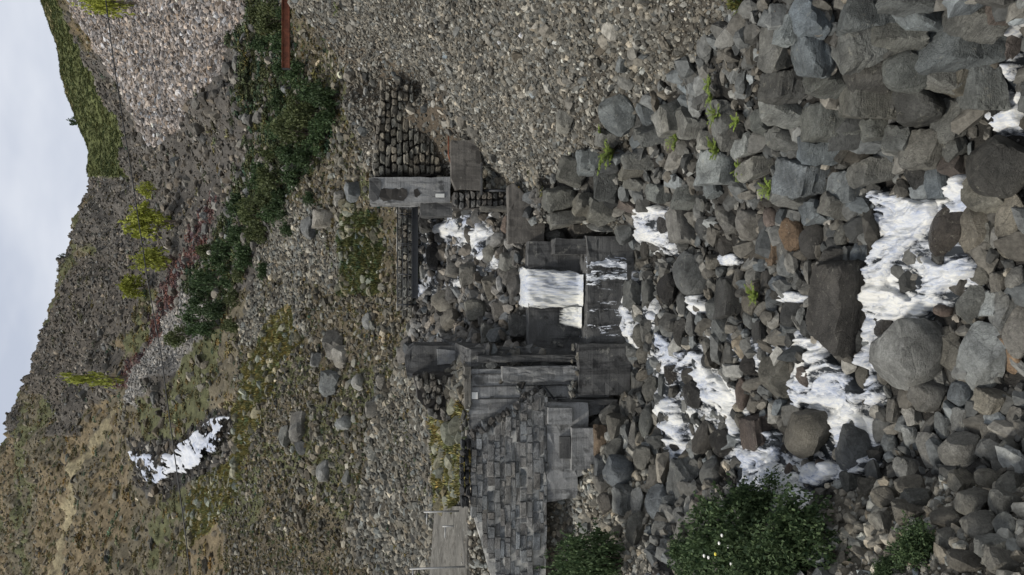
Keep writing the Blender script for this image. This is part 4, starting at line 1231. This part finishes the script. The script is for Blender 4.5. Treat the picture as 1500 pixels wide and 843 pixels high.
PV = np.stack([XX, RR, ZZ], -1)
e1 = PV[1:, :-1] - PV[:-1, :-1]; e2 = PV[:-1, 1:] - PV[:-1, :-1]
AREA = np.linalg.norm(np.cross(e1, e2), axis=-1)
CELL_T = TT[:-1, :-1]
INVIEW = (np.abs(CELL_T) < 0.46)
WIDE = np.abs(CELL_T) < np.clip(0.50 + 4.0 / RR[:-1, :-1], 0.52, 0.82)
# leave out slopes turned away from the valley side the picture shows
NOR = np.cross(e2, e1); NOR /= np.linalg.norm(NOR, axis=-1)[..., None] + 1e-9
FACING = (NOR * PV[:-1, :-1]).sum(-1) < 0.05 * np.linalg.norm(PV[:-1, :-1], axis=-1)
def sample(mask, count, dens=None):
    w = AREA * mask[:-1, :-1] * WIDE * FACING
    if dens is not None: w = w * dens[:-1, :-1]
    count = int(min(2.2, w.sum() / max((w * INVIEW).sum(), 1e-6)) * count)   # count is meant for what the picture shows
    w = w.ravel(); w = w / w.sum()
    k = rng.choice(len(w), size=count, p=w)
    i, j = np.unravel_index(k, AREA.shape)
    fu, fv = rng.random((2, count))
    pos = (PV[i, j] * ((1 - fu) * (1 - fv))[:, None] + PV[i + 1, j] * (fu * (1 - fv))[:, None] + PV[i, j + 1] * ((1 - fu) * fv)[:, None] + PV[i + 1, j + 1] * (fu * fv)[:, None])
    return pos, i, j
def sizes(n_, lo, hi_, pw=2.2):
    return lo * (hi_ / lo) ** (rng.random(n_) ** pw)
def stones(name, mask, count, lo, hi_, col, label, pw=2.2, var=0.35, sink=0.25, flat=0.75, warm=0.08, dens=None, extra=None):
    pos, i, j = sample(mask, count, dens); count = len(pos)
    s = sizes(count, lo, hi_, pw)
    s = s * np.exp(0.55 * fbm(pos[:, 0] * 0.35, (pos[:, 1] + pos[:, 2]) * 0.35, 91, 3))
    if extra is not None:
        keep = extra(pos, s)
        pos, s, i, j = pos[keep], s[keep], i[keep], j[keep]; count = len(pos)
    sc = s[:, None] * np.stack([rng.uniform(0.6, 1.5, count), rng.uniform(0.6, 1.3, count), flat * rng.uniform(0.6, 1.3, count)], -1) / 2
    pos[:, 2] += sc[:, 2] * (1 - 2 * sink)
    rot = np.stack([rng.normal(0, 0.6, count), rng.normal(0, 0.6, count), rng.uniform(0, 6.28, count)], -1)
    c = np.asarray(col)[None] * np.exp(rng.normal(0, var, count))[:, None]
    c = c * (1 + warm * rng.normal(size=(count, 1)) * np.array([[1, 0, -1.2]]))
    c = np.clip(c, 0.015, 0.5)
    return scatter_obj(name, pos, rot, sc, c, L_ROCK, 10, label)

BQ = np.array([(b[0], b[1], b[2], b[3]) for b in BOULDERS], float)
def free(pos, s):
    """not in the white water and not where a boulder already sits"""
    ix, iy = pix(pos[:, 0] / pos[:, 1], pos[:, 2] / pos[:, 1])
    r = np.zeros(len(pos), bool)
    for pl_ in WPOLY: r |= inpoly(ix, iy, pl_)
    r &= (rng.random(len(pos)) > 0.05)
    rd = np.zeros(len(pos), bool)
    for pl_ in DPOLY: rd |= inpoly(ix, iy, pl_)
    r |= rd & (rng.random(len(pos)) < 0.42)
    for bx, by, sx, sy in BQ:
        kf = 0.56 if (by < 320 and bx > 800) else 0.45
        r |= ((ix - bx) / (sx * kf)) ** 2 + ((iy - by) / (sy * kf)) ** 2 < 1
    return ~r
zone[(RR > Y_STEP) & (RR < 33.4) & (IY > 590)] = np.where(zone == K_GRASS, K_GRASS, -1)[(RR > Y_STEP) & (RR < 33.4) & (IY > 590)]
Z = zone
GD = np.clip(0.75 + 1.3 * fbm(XX * 0.5 + 0.25 * RR, RR * 0.12, 57, 4), 0.12, 1.5) * np.where(inpoly(jx, jy, [(425, 10), (560, 50), (650, 130), (700, 225), (640, 235), (550, 190), (470, 110)]), 0.4, 1.0)
stones('gravel', Z == K_GRAV, 85000, 0.04, 0.20, (0.122, 0.115, 0.096), 'loose grey gravel of the big bank', 2.6, 0.5, 0.25, 0.75, 0.04, GD, free)
stones('streambed_cobbles', Z == K_BED, 4200, 0.22, 0.66, (0.098, 0.096, 0.086), 'cobbles packed between the boulders of the stream', 1.3, 0.45, 0.15, 0.62, 0.05, None, free)
stones('streambed_stones', Z == K_BED, 6500, 0.05, 0.24, (0.065, 0.063, 0.057), 'small stones packed between the boulders of the stream', 1.5, 0.45, 0.2, 0.8, 0.05, None, free)  # darker than the cobbles, painting shade into the gaps
stones('bank_stones', Z == K_BANK, 8000, 0.05, 0.34, (0.21, 0.198, 0.165), 'small dusty stones on the near bank and below the wall', 2.2, 0.35, 0.25, 0.75, 0.05, None, free)
stones('upper_bed_stones', Z == K_UP, 2600, 0.12, 0.7, (0.105, 0.10, 0.09), 'broken stones of the upper stream bed', 1.8, 0.4, 0.2, 0.8, 0.05, None, free)
stones('rubble', (Z == K_RUB) & (RR < 75), 52000, 0.07, 0.42, (0.116, 0.109, 0.089), 'rubble covering the slope behind the terrace', 2.8, 0.45, 0.3, 0.75, 0.05, None, free)
stones('slope_stones', (Z == K_SOIL), 26000, 0.06, 0.45, (0.10, 0.091, 0.07), 'small stones strewn over the brown slope below the grass band', 3.2, 0.5, 0.35, 0.75, 0.05, None, free)
stones('mossy_rubble', ((Z == K_MOSS) | (Z == K_GRASS)) & (RR < 75), 1500, 0.15, 0.7, (0.12, 0.118, 0.085), 'mossy stones among the slope grass', 2.0, 0.35)
stones('gravel_cobbles', (Z == K_GRAV), 450, 0.2, 0.45, (0.14, 0.134, 0.116), 'larger stones lying in the gravel bank', 2.0, 0.4, 0.3, 0.75, 0.05, None, free)
stones('terrace_pebbles', (Z == -1), 2600, 0.03, 0.2, (0.15, 0.14, 0.12), 'pebbles and grit lying on the terrace', 2.6, 0.4, 0.25, 0.75, 0.05)
stones('scree', Z == K_SCREE, 46000, 0.14, 0.75, (0.195, 0.172, 0.152), 'pale pinkish scree fan on the far slope', 2.4, 0.5, 0.2, 0.8, 0.06)
stones('hillside_rocks', (Z == K_HILL) & (RR < 330), 12000, 0.2, 1.1, (0.11, 0.098, 0.074), 'rocks dotted over the brown hillside', 3.0, 0.4, 0.3, 0.75, 0.05)
stones('crag_rocks', (Z == K_DARKH) & (RR < 330), 46000, 0.14, 0.95, (0.092, 0.083, 0.068), 'dark broken rock of the far ridge', 2.6, 0.45, 0.3, 0.85, 0.05)
stones('talus', Z == K_TALUS, 3500, 0.12, 0.5, (0.20, 0.19, 0.17), 'grey talus patch beside the distant cascade', 2.4, 0.3, 0.25, 0.75, 0.03)
stones('shrub_slope_rocks', (Z == K_SHRUB) | (Z == K_RED), 1800, 0.2, 0.9, (0.12, 0.112, 0.095), 'rocks between the shrubs of the thicket slope', 2.2, 0.4, 0.25, 0.75, 0.05)

# low vegetation in tufts
def tuft_mesh(name, seed, n_, blade, spread, up, mat, wide=0.09):
    r = np.random.default_rng(seed); v = []; f = []
    for k in range(n_):
        a = r.uniform(0, 6.28); rad = spread * r.random() ** 0.6
        b0 = np.array([math.cos(a) * rad, math.sin(a) * rad, -0.05])
        ln = blade * r.uniform(0.5, 1.1); a2 = a + r.normal(0, 0.8); lean = r.uniform(0.1, 0.9) * (1 - up) + 0.15
        tip = b0 + np.array([math.cos(a2) * lean * ln, math.sin(a2) * lean * ln, ln * (1 - 0.3 * lean)])
        w = np.array([-math.sin(a2), math.cos(a2), 0]) * wide * r.uniform(0.6, 1.3)
        mid = (b0 + tip) / 2 + np.array([0, 0, 0.12 * ln])
        i0 = len(v); v += [b0 - w * 0.6, b0 + w * 0.6, mid + w, mid - w, tip]
        f += [(i0, i0 + 1, i0 + 2, i0 + 3), (i0 + 3, i0 + 2, i0 + 4)]
    return mesh_from(name, v, f, mat)
def clump_mesh(name, seed, n_, mat, leaf=0.16):
    r = np.random.default_rng(seed); v = []; f = []
    for k in range(n_):
        d = r.normal(size=3); d[2] = abs(d[2]) * 0.9; d /= np.linalg.norm(d)
        c = d * r.uniform(0.45, 1.0) * np.array([1, 1, 0.75])
        a = r.normal(size=3); a /= np.linalg.norm(a); b = np.cross(a, d + 0.4 * r.normal(size=3)); b /= np.linalg.norm(b) + 1e-6
        s = leaf * r.uniform(0.6, 1.4)
        i0 = len(v); v += [c - a * s, c + b * s * 0.6, c + a * s, c - b * s * 0.6]; f.append((i0, i0 + 1, i0 + 2, i0 + 3))
    return mesh_from(name, v, f, mat)
L_TUFT = lib([tuft_mesh('tuft', 700 + k, 26, 1.0, 0.55, 0.4, M_VEG) for k in range(5)], 'grass_tuft_shape')
L_CLUMP = lib([clump_mesh('clump', 720 + k, 90, M_VEG) for k in range(5)], 'low_shrub_shape')
def veg(name, mask, count, lo, hi_, col, label, which, nlib=5, var=0.25, hue=0.15, pw=1.6, flat=1.0):
    pos, i, j = sample(mask, count); count = len(pos)
    s = sizes(count, lo, hi_, pw)
    sc = s[:, None] * np.stack([rng.uniform(0.8, 1.3, count), rng.uniform(0.8, 1.3, count), flat * rng.uniform(0.7, 1.2, count)], -1) / 2
    rot = np.stack([rng.normal(0, 0.15, count), rng.normal(0, 0.15, count), rng.uniform(0, 6.28, count)], -1)
    c = np.asarray(col)[None] * np.exp(rng.normal(0, var, count))[:, None] * (1 + hue * rng.normal(size=(count, 1)) * np.array([[1, 0.15, -0.5]]))
    return scatter_obj(name, pos, rot, sc, np.clip(c, 0.01, 0.5), which, nlib, label)
veg('grass', (Z == K_GRASS) & (RR < 75), 9000, 0.25, 0.8, (0.20, 0.185, 0.075), 'yellowish grass on the bench and terrace', L_TUFT)
veg('moss_grass', (Z == K_MOSS), 1800, 0.25, 0.7, (0.11, 0.12, 0.05), 'olive grass among the rubble behind the footbridge', L_TUFT)
veg('hill_scrub', (Z == K_HILL) & (RR < 330), 22000, 0.3, 1.7, (0.125, 0.11, 0.05), 'brown and olive scrub on the hillside', L_CLUMP, 5, 0.35, 0.25, 2.0, 0.7)
veg('green_hill_scrub', (Z == K_GREEN) & (RR < 330), 22000, 0.5, 1.8, (0.085, 0.1, 0.038), 'green scrub covering the far hill', L_CLUMP, 5, 0.2, 0.15, 1.6, 0.4)
veg('ridge_scrub', (Z == K_DARKH) & (RR < 330), 1500, 0.5, 2.2, (0.09, 0.09, 0.045), 'sparse scrub on the dark ridge', L_CLUMP, 5, 0.3, 0.2, 2.0, 0.7)
veg('red_scrub', (Z == K_RED), 900, 0.4, 1.4, (0.125, 0.072, 0.065), 'reddish autumn scrub strip above the thicket', L_CLUMP, 5, 0.3, 0.2, 1.6, 0.8)
veg('track_grass', (Z == K_TRACK), 1600, 0.4, 1.2, (0.19, 0.165, 0.085), 'pale dry grass along the hillside track', L_TUFT, 5, 0.2, 0.1)
veg('thicket_undergrowth', (Z == K_SHRUB), 5200, 0.3, 1.3, (0.06, 0.072, 0.034), 'low green undergrowth below the far shrubs', L_CLUMP, 5, 0.35, 0.2, 1.8, 0.8)
veg('slope_grass', (Z == K_SOIL), 9000, 0.12, 0.5, (0.13, 0.122, 0.058), 'thin dry grass on the brown slope', L_TUFT, 5, 0.3, 0.2)
veg('rubble_weeds', (Z == K_RUB) & (RR < 62), 1500, 0.15, 0.6, (0.11, 0.11, 0.045), 'sparse weeds on the rubble slope', L_CLUMP, 5, 0.35, 0.25, 2.0, 0.7)
gm = (Z == K_GRAV) & inpoly(IX, IY, [(1080, -30), (1135, -30), (1135, 90), (1112, 140), (1096, 60)])
if gm.any(): veg('bank_moss', gm, 700, 0.12, 0.4, (0.12, 0.125, 0.04), 'yellow-green moss and grass at the gravel foot', L_TUFT)

# ------------------------------------------------------------------ shrubs and bushes: stems and a crown of leaves
def crown_mesh(name, seed, lobes, leaves, leaf, mat, size=(1, 1, 1), tall=False):
    r = np.random.default_rng(seed); v = []; f = []
    cs = []
    for k in range(lobes):
        if tall: c = np.array([r.normal(0, 0.16), r.normal(0, 0.16), r.uniform(0.12, 0.95)]); R = 0.24 * (1.15 - c[2] * 0.8)
        else:
            a = r.uniform(0, 6.28); rad = r.uniform(0.0, 0.62)
            c = np.array([math.cos(a) * rad, math.sin(a) * rad, r.uniform(0.25, 0.85) * (1 - 0.35 * rad)]); R = r.uniform(0.2, 0.36)
        cs.append((c, R))
    sprays = []
    for c, R in cs:
        for q in range(5):
            d = r.normal(size=3); d[2] += 0.5; d /= np.linalg.norm(d)
            sprays.append((c, d, R * r.uniform(0.9, 1.75)))
    for k in range(leaves):
        c, R = cs[r.integers(len(cs))]
        d = r.normal(size=3); d /= np.linalg.norm(d)
        p = c + d * R * r.random() ** 0.4 * np.array([1, 1, 0.85])
        if k % 5 < 3:
            c, d, ln = sprays[r.integers(len(sprays))]
            f_ = r.random() ** 0.8
            p = c + d * ln * f_ + r.normal(size=3) * 0.05 * (1.25 - f_) - np.array([0, 0, 0.12 * f_ * f_])
        if p[2] < 0.02: p[2] = abs(p[2]) + 0.03
        p = p * np.array(size)
        a = d + r.normal(size=3) * 0.7; a[2] -= 0.25; a /= np.linalg.norm(a)
        b = np.cross(a, r.normal(size=3)); b /= np.linalg.norm(b) + 1e-6
        n_ = np.cross(a, b); s = leaf * r.uniform(0.65, 1.3)
        i0 = len(v)
        v += [p - a * s * 0.6, p + b * s * 0.42 + n_ * s * 0.12, p + a * s * 0.75, p - b * s * 0.42 + n_ * s * 0.12]
        f += [(i0, i0 + 1, i0 + 2), (i0, i0 + 2, i0 + 3)]
    return mesh_from(name, v, f, mat), cs
def stems_mesh(name, seed, cs, size, r0, n_=7):
    r = np.random.default_rng(seed)
    bm = bmesh.new()
    S = np.array(size)
    for k in range(min(n_, len(cs))):
        c = cs[k][0] * S
        b0 = np.array([r.normal(0, 0.05), r.normal(0, 0.05), -0.15]) * S
        mid = b0 * 0.5 + c * 0.5 + np.array([0, 0, 0.08]) * S
        tube(bm, [tuple(b0), tuple(mid), tuple(c)], r0, r0 * 0.3, 5)
    me = bpy.data.meshes.new(name); bm.to_mesh(me); bm.free()
    me.materials.append(M_BARK)
    return me
def plant(name, kind, loc, sc, rz, label, cat, group=None):
    t_ = empty(name, loc, label, cat, group)
    t_.scale = sc; t_.rotation_euler = (0, 0, rz)
    for nm, me in kind:
        o = bpy.data.objects.new(nm, me); C.objects.link(o); o.parent = t_
    return t_
def kind(seed, lobes, leaves, leaf, mat, r0, tall=False):
    cm, cs = crown_mesh('crown', seed, lobes, leaves, leaf, mat, (1, 1, 1), tall)
    return [('stems', stems_mesh('stems', seed + 1, cs, (1, 1, 1), r0)), ('crown', cm)]
K_D = [kind(800 + 3 * k, 12, 1500, 0.085, M_LEAF_D, 0.02) for k in range(3)] + [kind(815 + 3 * k, 12, 1400, 0.085, M_LEAF_M, 0.02) for k in range(2)]
K_T = [kind(830 + 3 * k, 16, 1300, 0.07, M_LEAF_D, 0.02, True) for k in range(2)]
K_Y = [kind(840 + 3 * k, 11, 1300, 0.08, M_LEAF_Y, 0.02) for k in range(2)]
K_YT = kind(850, 14, 1000, 0.075, M_LEAF_Y, 0.02, True)
K_N = [kind(860 + 3 * k, 34, 6500, 0.052, M_LEAF_N, 0.016) for k in range(3)]

THICK = [(278,470,60),(300,480,50),(262,490,40),(290,440,56),(318,455,50),(340,440,44),(330,415,54),(305,410,52),(350,400,50),(325,380,50),(360,375,46),(345,350,50),
         (375,345,50),(392,320,46),(365,315,54),(350,300,46),(385,290,56),(410,300,44),(400,262,56),(375,262,50),(425,262,50),(440,235,54),(415,225,60),(390,225,50),
         (455,205,60),(430,195,60),(405,190,52),(470,175,64),(445,165,60),(480,145,56),(455,140,50),(425,150,46),(400,150,46),(410,60,50),(395,25,56),(380,70,46),(430,110,44),(405,100,44),(370,20,44),(415,20,40),
         (300,365,40),(340,480,36),(385,395,36),(420,335,34),(450,290,34)]
THICK.sort(key=lambda a: math.hypot(a[0] - 420, a[1] - 50))
COUNTW = 'first second third fourth fifth sixth seventh eighth ninth tenth eleventh twelfth thirteenth fourteenth fifteenth sixteenth seventeenth eighteenth nineteenth twentieth'.split()
COUNTW += ['twenty-' + c for c in COUNTW[:9]] + ['thirtieth'] + ['thirty-' + c for c in COUNTW[:9]]
seen = {True: 0, False: 0}
tY = hit([a[0] + a[2] * 0.35 for a in THICK], [a[1] for a in THICK], 40.0)
for k, (ix, iy, s) in enumerate(THICK):
    if not np.isfinite(tY[k]): continue
    Y = float(tY[k]); q = mpp(ix, iy, Y); p = P(ix + s * 0.4, iy, Y)
    gz = ground_z(p.x, Y)
    dark = k % 3 != 2
    kd = K_T[k % 2] if (k % 5 == 1 and ix < 340) else (K_D[k % 3] if dark else K_D[3 + k % 2])
    w = s * q * random.uniform(0.46, 0.66)
    seen[dark] += 1
    plant('shrub', kd, (p.x, Y, gz - 0.1), (w, w, w * random.uniform(1.1, 1.6) * (1.5 if kd in K_T else 1)), random.uniform(0, 6.28),
          '%s shrub of the thicket, %s counted outward from the rust red beam' % ('dark green' if dark else 'olive green', COUNTW[seen[dark] - 1]), 'shrub', 'dark shrubs of the thicket' if dark else 'olive shrubs of the thicket')
YEL = [(225, 325, 62, 60, 'bright yellow-green bush, largest of those on the ridge foot', 0), (218, 278, 24, 22, 'small yellow-green bush beside the largest bright one', 1),
       (230, 383, 50, 44, 'yellowish bush between the large bright bush and a paler one', 1), (198, 420, 34, 44, 'pale yellow-green bush above the reddish scrub strip', 0),
       (150, 551, 78, 22, 'slender upright yellow-green tree on the brown hillside', 2), (165, 6, 70, 40, 'yellow-green bush on the pale scree by the cable', 1)]
yY = hit([a[0] + a[2] * 0.45 for a in YEL], [a[1] for a in YEL], 50.0)
for k, (ix, iy, sx, sy, lb, kk) in enumerate(YEL):
    Y = float(yY[k]); q = mpp(ix, iy, Y); p = P(ix + sx * 0.45, iy, Y); gz = ground_z(p.x, Y)
    w = sy * q * (0.78 if kk < 2 else 1.2); h = sx * q * 1.15
    plant('bush' if kk < 2 else 'small_tree', K_Y[kk] if kk < 2 else K_YT, (p.x, Y, gz - 0.1), (w, w, h), random.uniform(0, 6.28), lb, 'bush' if kk < 2 else 'tree')
SKY = [(120, 178, 22, 'lone small tree on the skyline of the green hill', 292), (100, 376, 16, 'tiny bush on the skyline of the dark ridge', 258)]
for ix, iy, s, lb, Y in SKY:
    p = P(ix, iy, Y); gz = ground_z(p.x, Y); q = mpp(ix, iy, Y)
    plant('small_tree', K_D[0], (p.x, Y, gz - 0.3), (s * q * .35, s * q * .35, s * q * .75), 0, lb, 'tree')
# leafy bushes on the near bank
NB = [(1075, 790, 120, 130, 0, 'largest leafy green bush on the near bank beside the cascade'), (1175, 785, 130, 130, 1, 'leafy green bush on the near bank next to the largest one'),
      (1020, 815, 80, 70, 2, 'small leafy bush at the upstream edge of the near bushes'), (870, 822, 80, 120, 0, 'dark leafy bush growing below the masonry wall'),
      (1350, 800, 80, 70, 2, 'small dark bush rooted between rocks on the near bank'), (1300, 838, 44, 46, 1, 'low sprig of leaves at the picture edge on the near bank'), (1120, 735, 76, 80, 2, 'outer leafy sprays of bush hanging towards the cascade'),
      (1130, 835, 120, 120, 1, 'leafy bush farthest from the stream behind the near bushes')]
nY = hit([a[0] + a[3] * 0.40 for a in NB], [min(a[1], 843) for a in NB])
for k, (ix, iy, sy, sx, kk, lb) in enumerate(NB):
    Y = float(nY[k]) + 0.2; q = mpp(ix, iy, Y); p = P(ix + sx * 0.4, iy, Y); gz = ground_z(p.x, Y)
    w = sy * q * 0.72; h = sx * q * 0.95
    b_ = plant('bush', K_N[kk], (p.x, Y, gz - 0.08), (w, w, max(h, w * 0.8)), random.uniform(0, 6.28), lb, 'bush')
    if k == 0:
        for j in range(9):
            bm = bmesh.new()
            bmesh.ops.create_icosphere(bm, subdivisions=1, radius=0.03)
            for vv in bm.verts: vv.co.z *= 0.5
            me = bpy.data.meshes.new('flower'); bm.to_mesh(me); bm.free()
            me.materials.append(M_PETAL if j else M_PETAL_Y)
            fo = bpy.data.objects.new('flower', me); C.objects.link(fo); fo.parent = b_
            a = random.uniform(-2.6, -0.2)
            fo.location = (math.cos(a) * 0.75, math.sin(a) * 0.75, random.uniform(0.5, 1.0))
# bright weeds rooted in the gravel and the stones
def fern_mesh(seed):
    r = np.random.default_rng(seed); v = []; f = []
    for k in range(16):
        a = r.uniform(0, 6.28); ln = r.uniform(0.6, 1.0); lift = r.uniform(0.3, 1.0)
        for j in range(12):
            s = (j + 1) / 12
            c = np.array([math.cos(a) * ln * s * 0.8, math.sin(a) * ln * s * 0.8, lift * (s - 0.55 * s * s) * 1.4])
            for sd in (-1, 1):
                w = 0.17 * (1.1 - s) + 0.03
                tip = c + np.array([-math.sin(a) * sd * w + math.cos(a) * 0.07, math.cos(a) * sd * w + math.sin(a) * 0.07, r.uniform(-.05, .05)])
                o_ = np.array([math.cos(a), math.sin(a), 0]) * 0.045
                i0 = len(v); v += [c - o_, tip, c + o_]; f.append((i0, i0 + 1, i0 + 2))
    return mesh_from('leaves', v, f, M_FERN)
FM = [fern_mesh(900 + k) for k in range(3)]
bm = bmesh.new(); tube(bm, [(0, 0, -0.2), (0.02, 0, 0.15), (0.0, 0.03, 0.45)], 0.03, 0.015, 5)
ROOT = bpy.data.meshes.new('stalk'); bm.to_mesh(ROOT); bm.free(); ROOT.materials.append(M_BARK)
WEEDS = [(886, 224, 44, 'largest bright green weed, growing over the stacked blocks'), (1036, 122, 16, 'small weed highest on the gravel among the green tufts'), (1038, 142, 18, 'weed just below the highest tuft on the gravel'),
         (1046, 168, 24, 'leafy tuft between two pale slabs in the gravel'), (1076, 178, 18, 'lone tuft beside the dark wet slab at the gravel foot'), (985, 204, 22, 'dull green weed near the flat slate slab'),
         (1045, 220, 26, 'yellow-green tuft on the pale slanting slab'), (1080, 250, 20, 'yellow-green tuft lower down the pale slanting slab'), (1122, 276, 22, 'tuft growing above the boulder with the orange face'),
         (1102, 432, 24, 'mossy weed on a brown stone in mid stream'), (492, 14, 14, 'small weed near the top of the gravel bank')]
wY = hit([a[0] + 4 for a in WEEDS], [a[1] for a in WEEDS])
for k, (ix, iy, s, lb) in enumerate(WEEDS):
    Y = float(wY[k]) - 0.6; q = mpp(ix, iy, Y); p = P(ix + s * 0.3, iy, Y)
    w = s * q * 1.05
    plant('weed', [('stalk', ROOT), ('leaves', FM[k % 3])], p, (w, w, w * 0.9), random.uniform(0, 6.28), lb, 'plant')
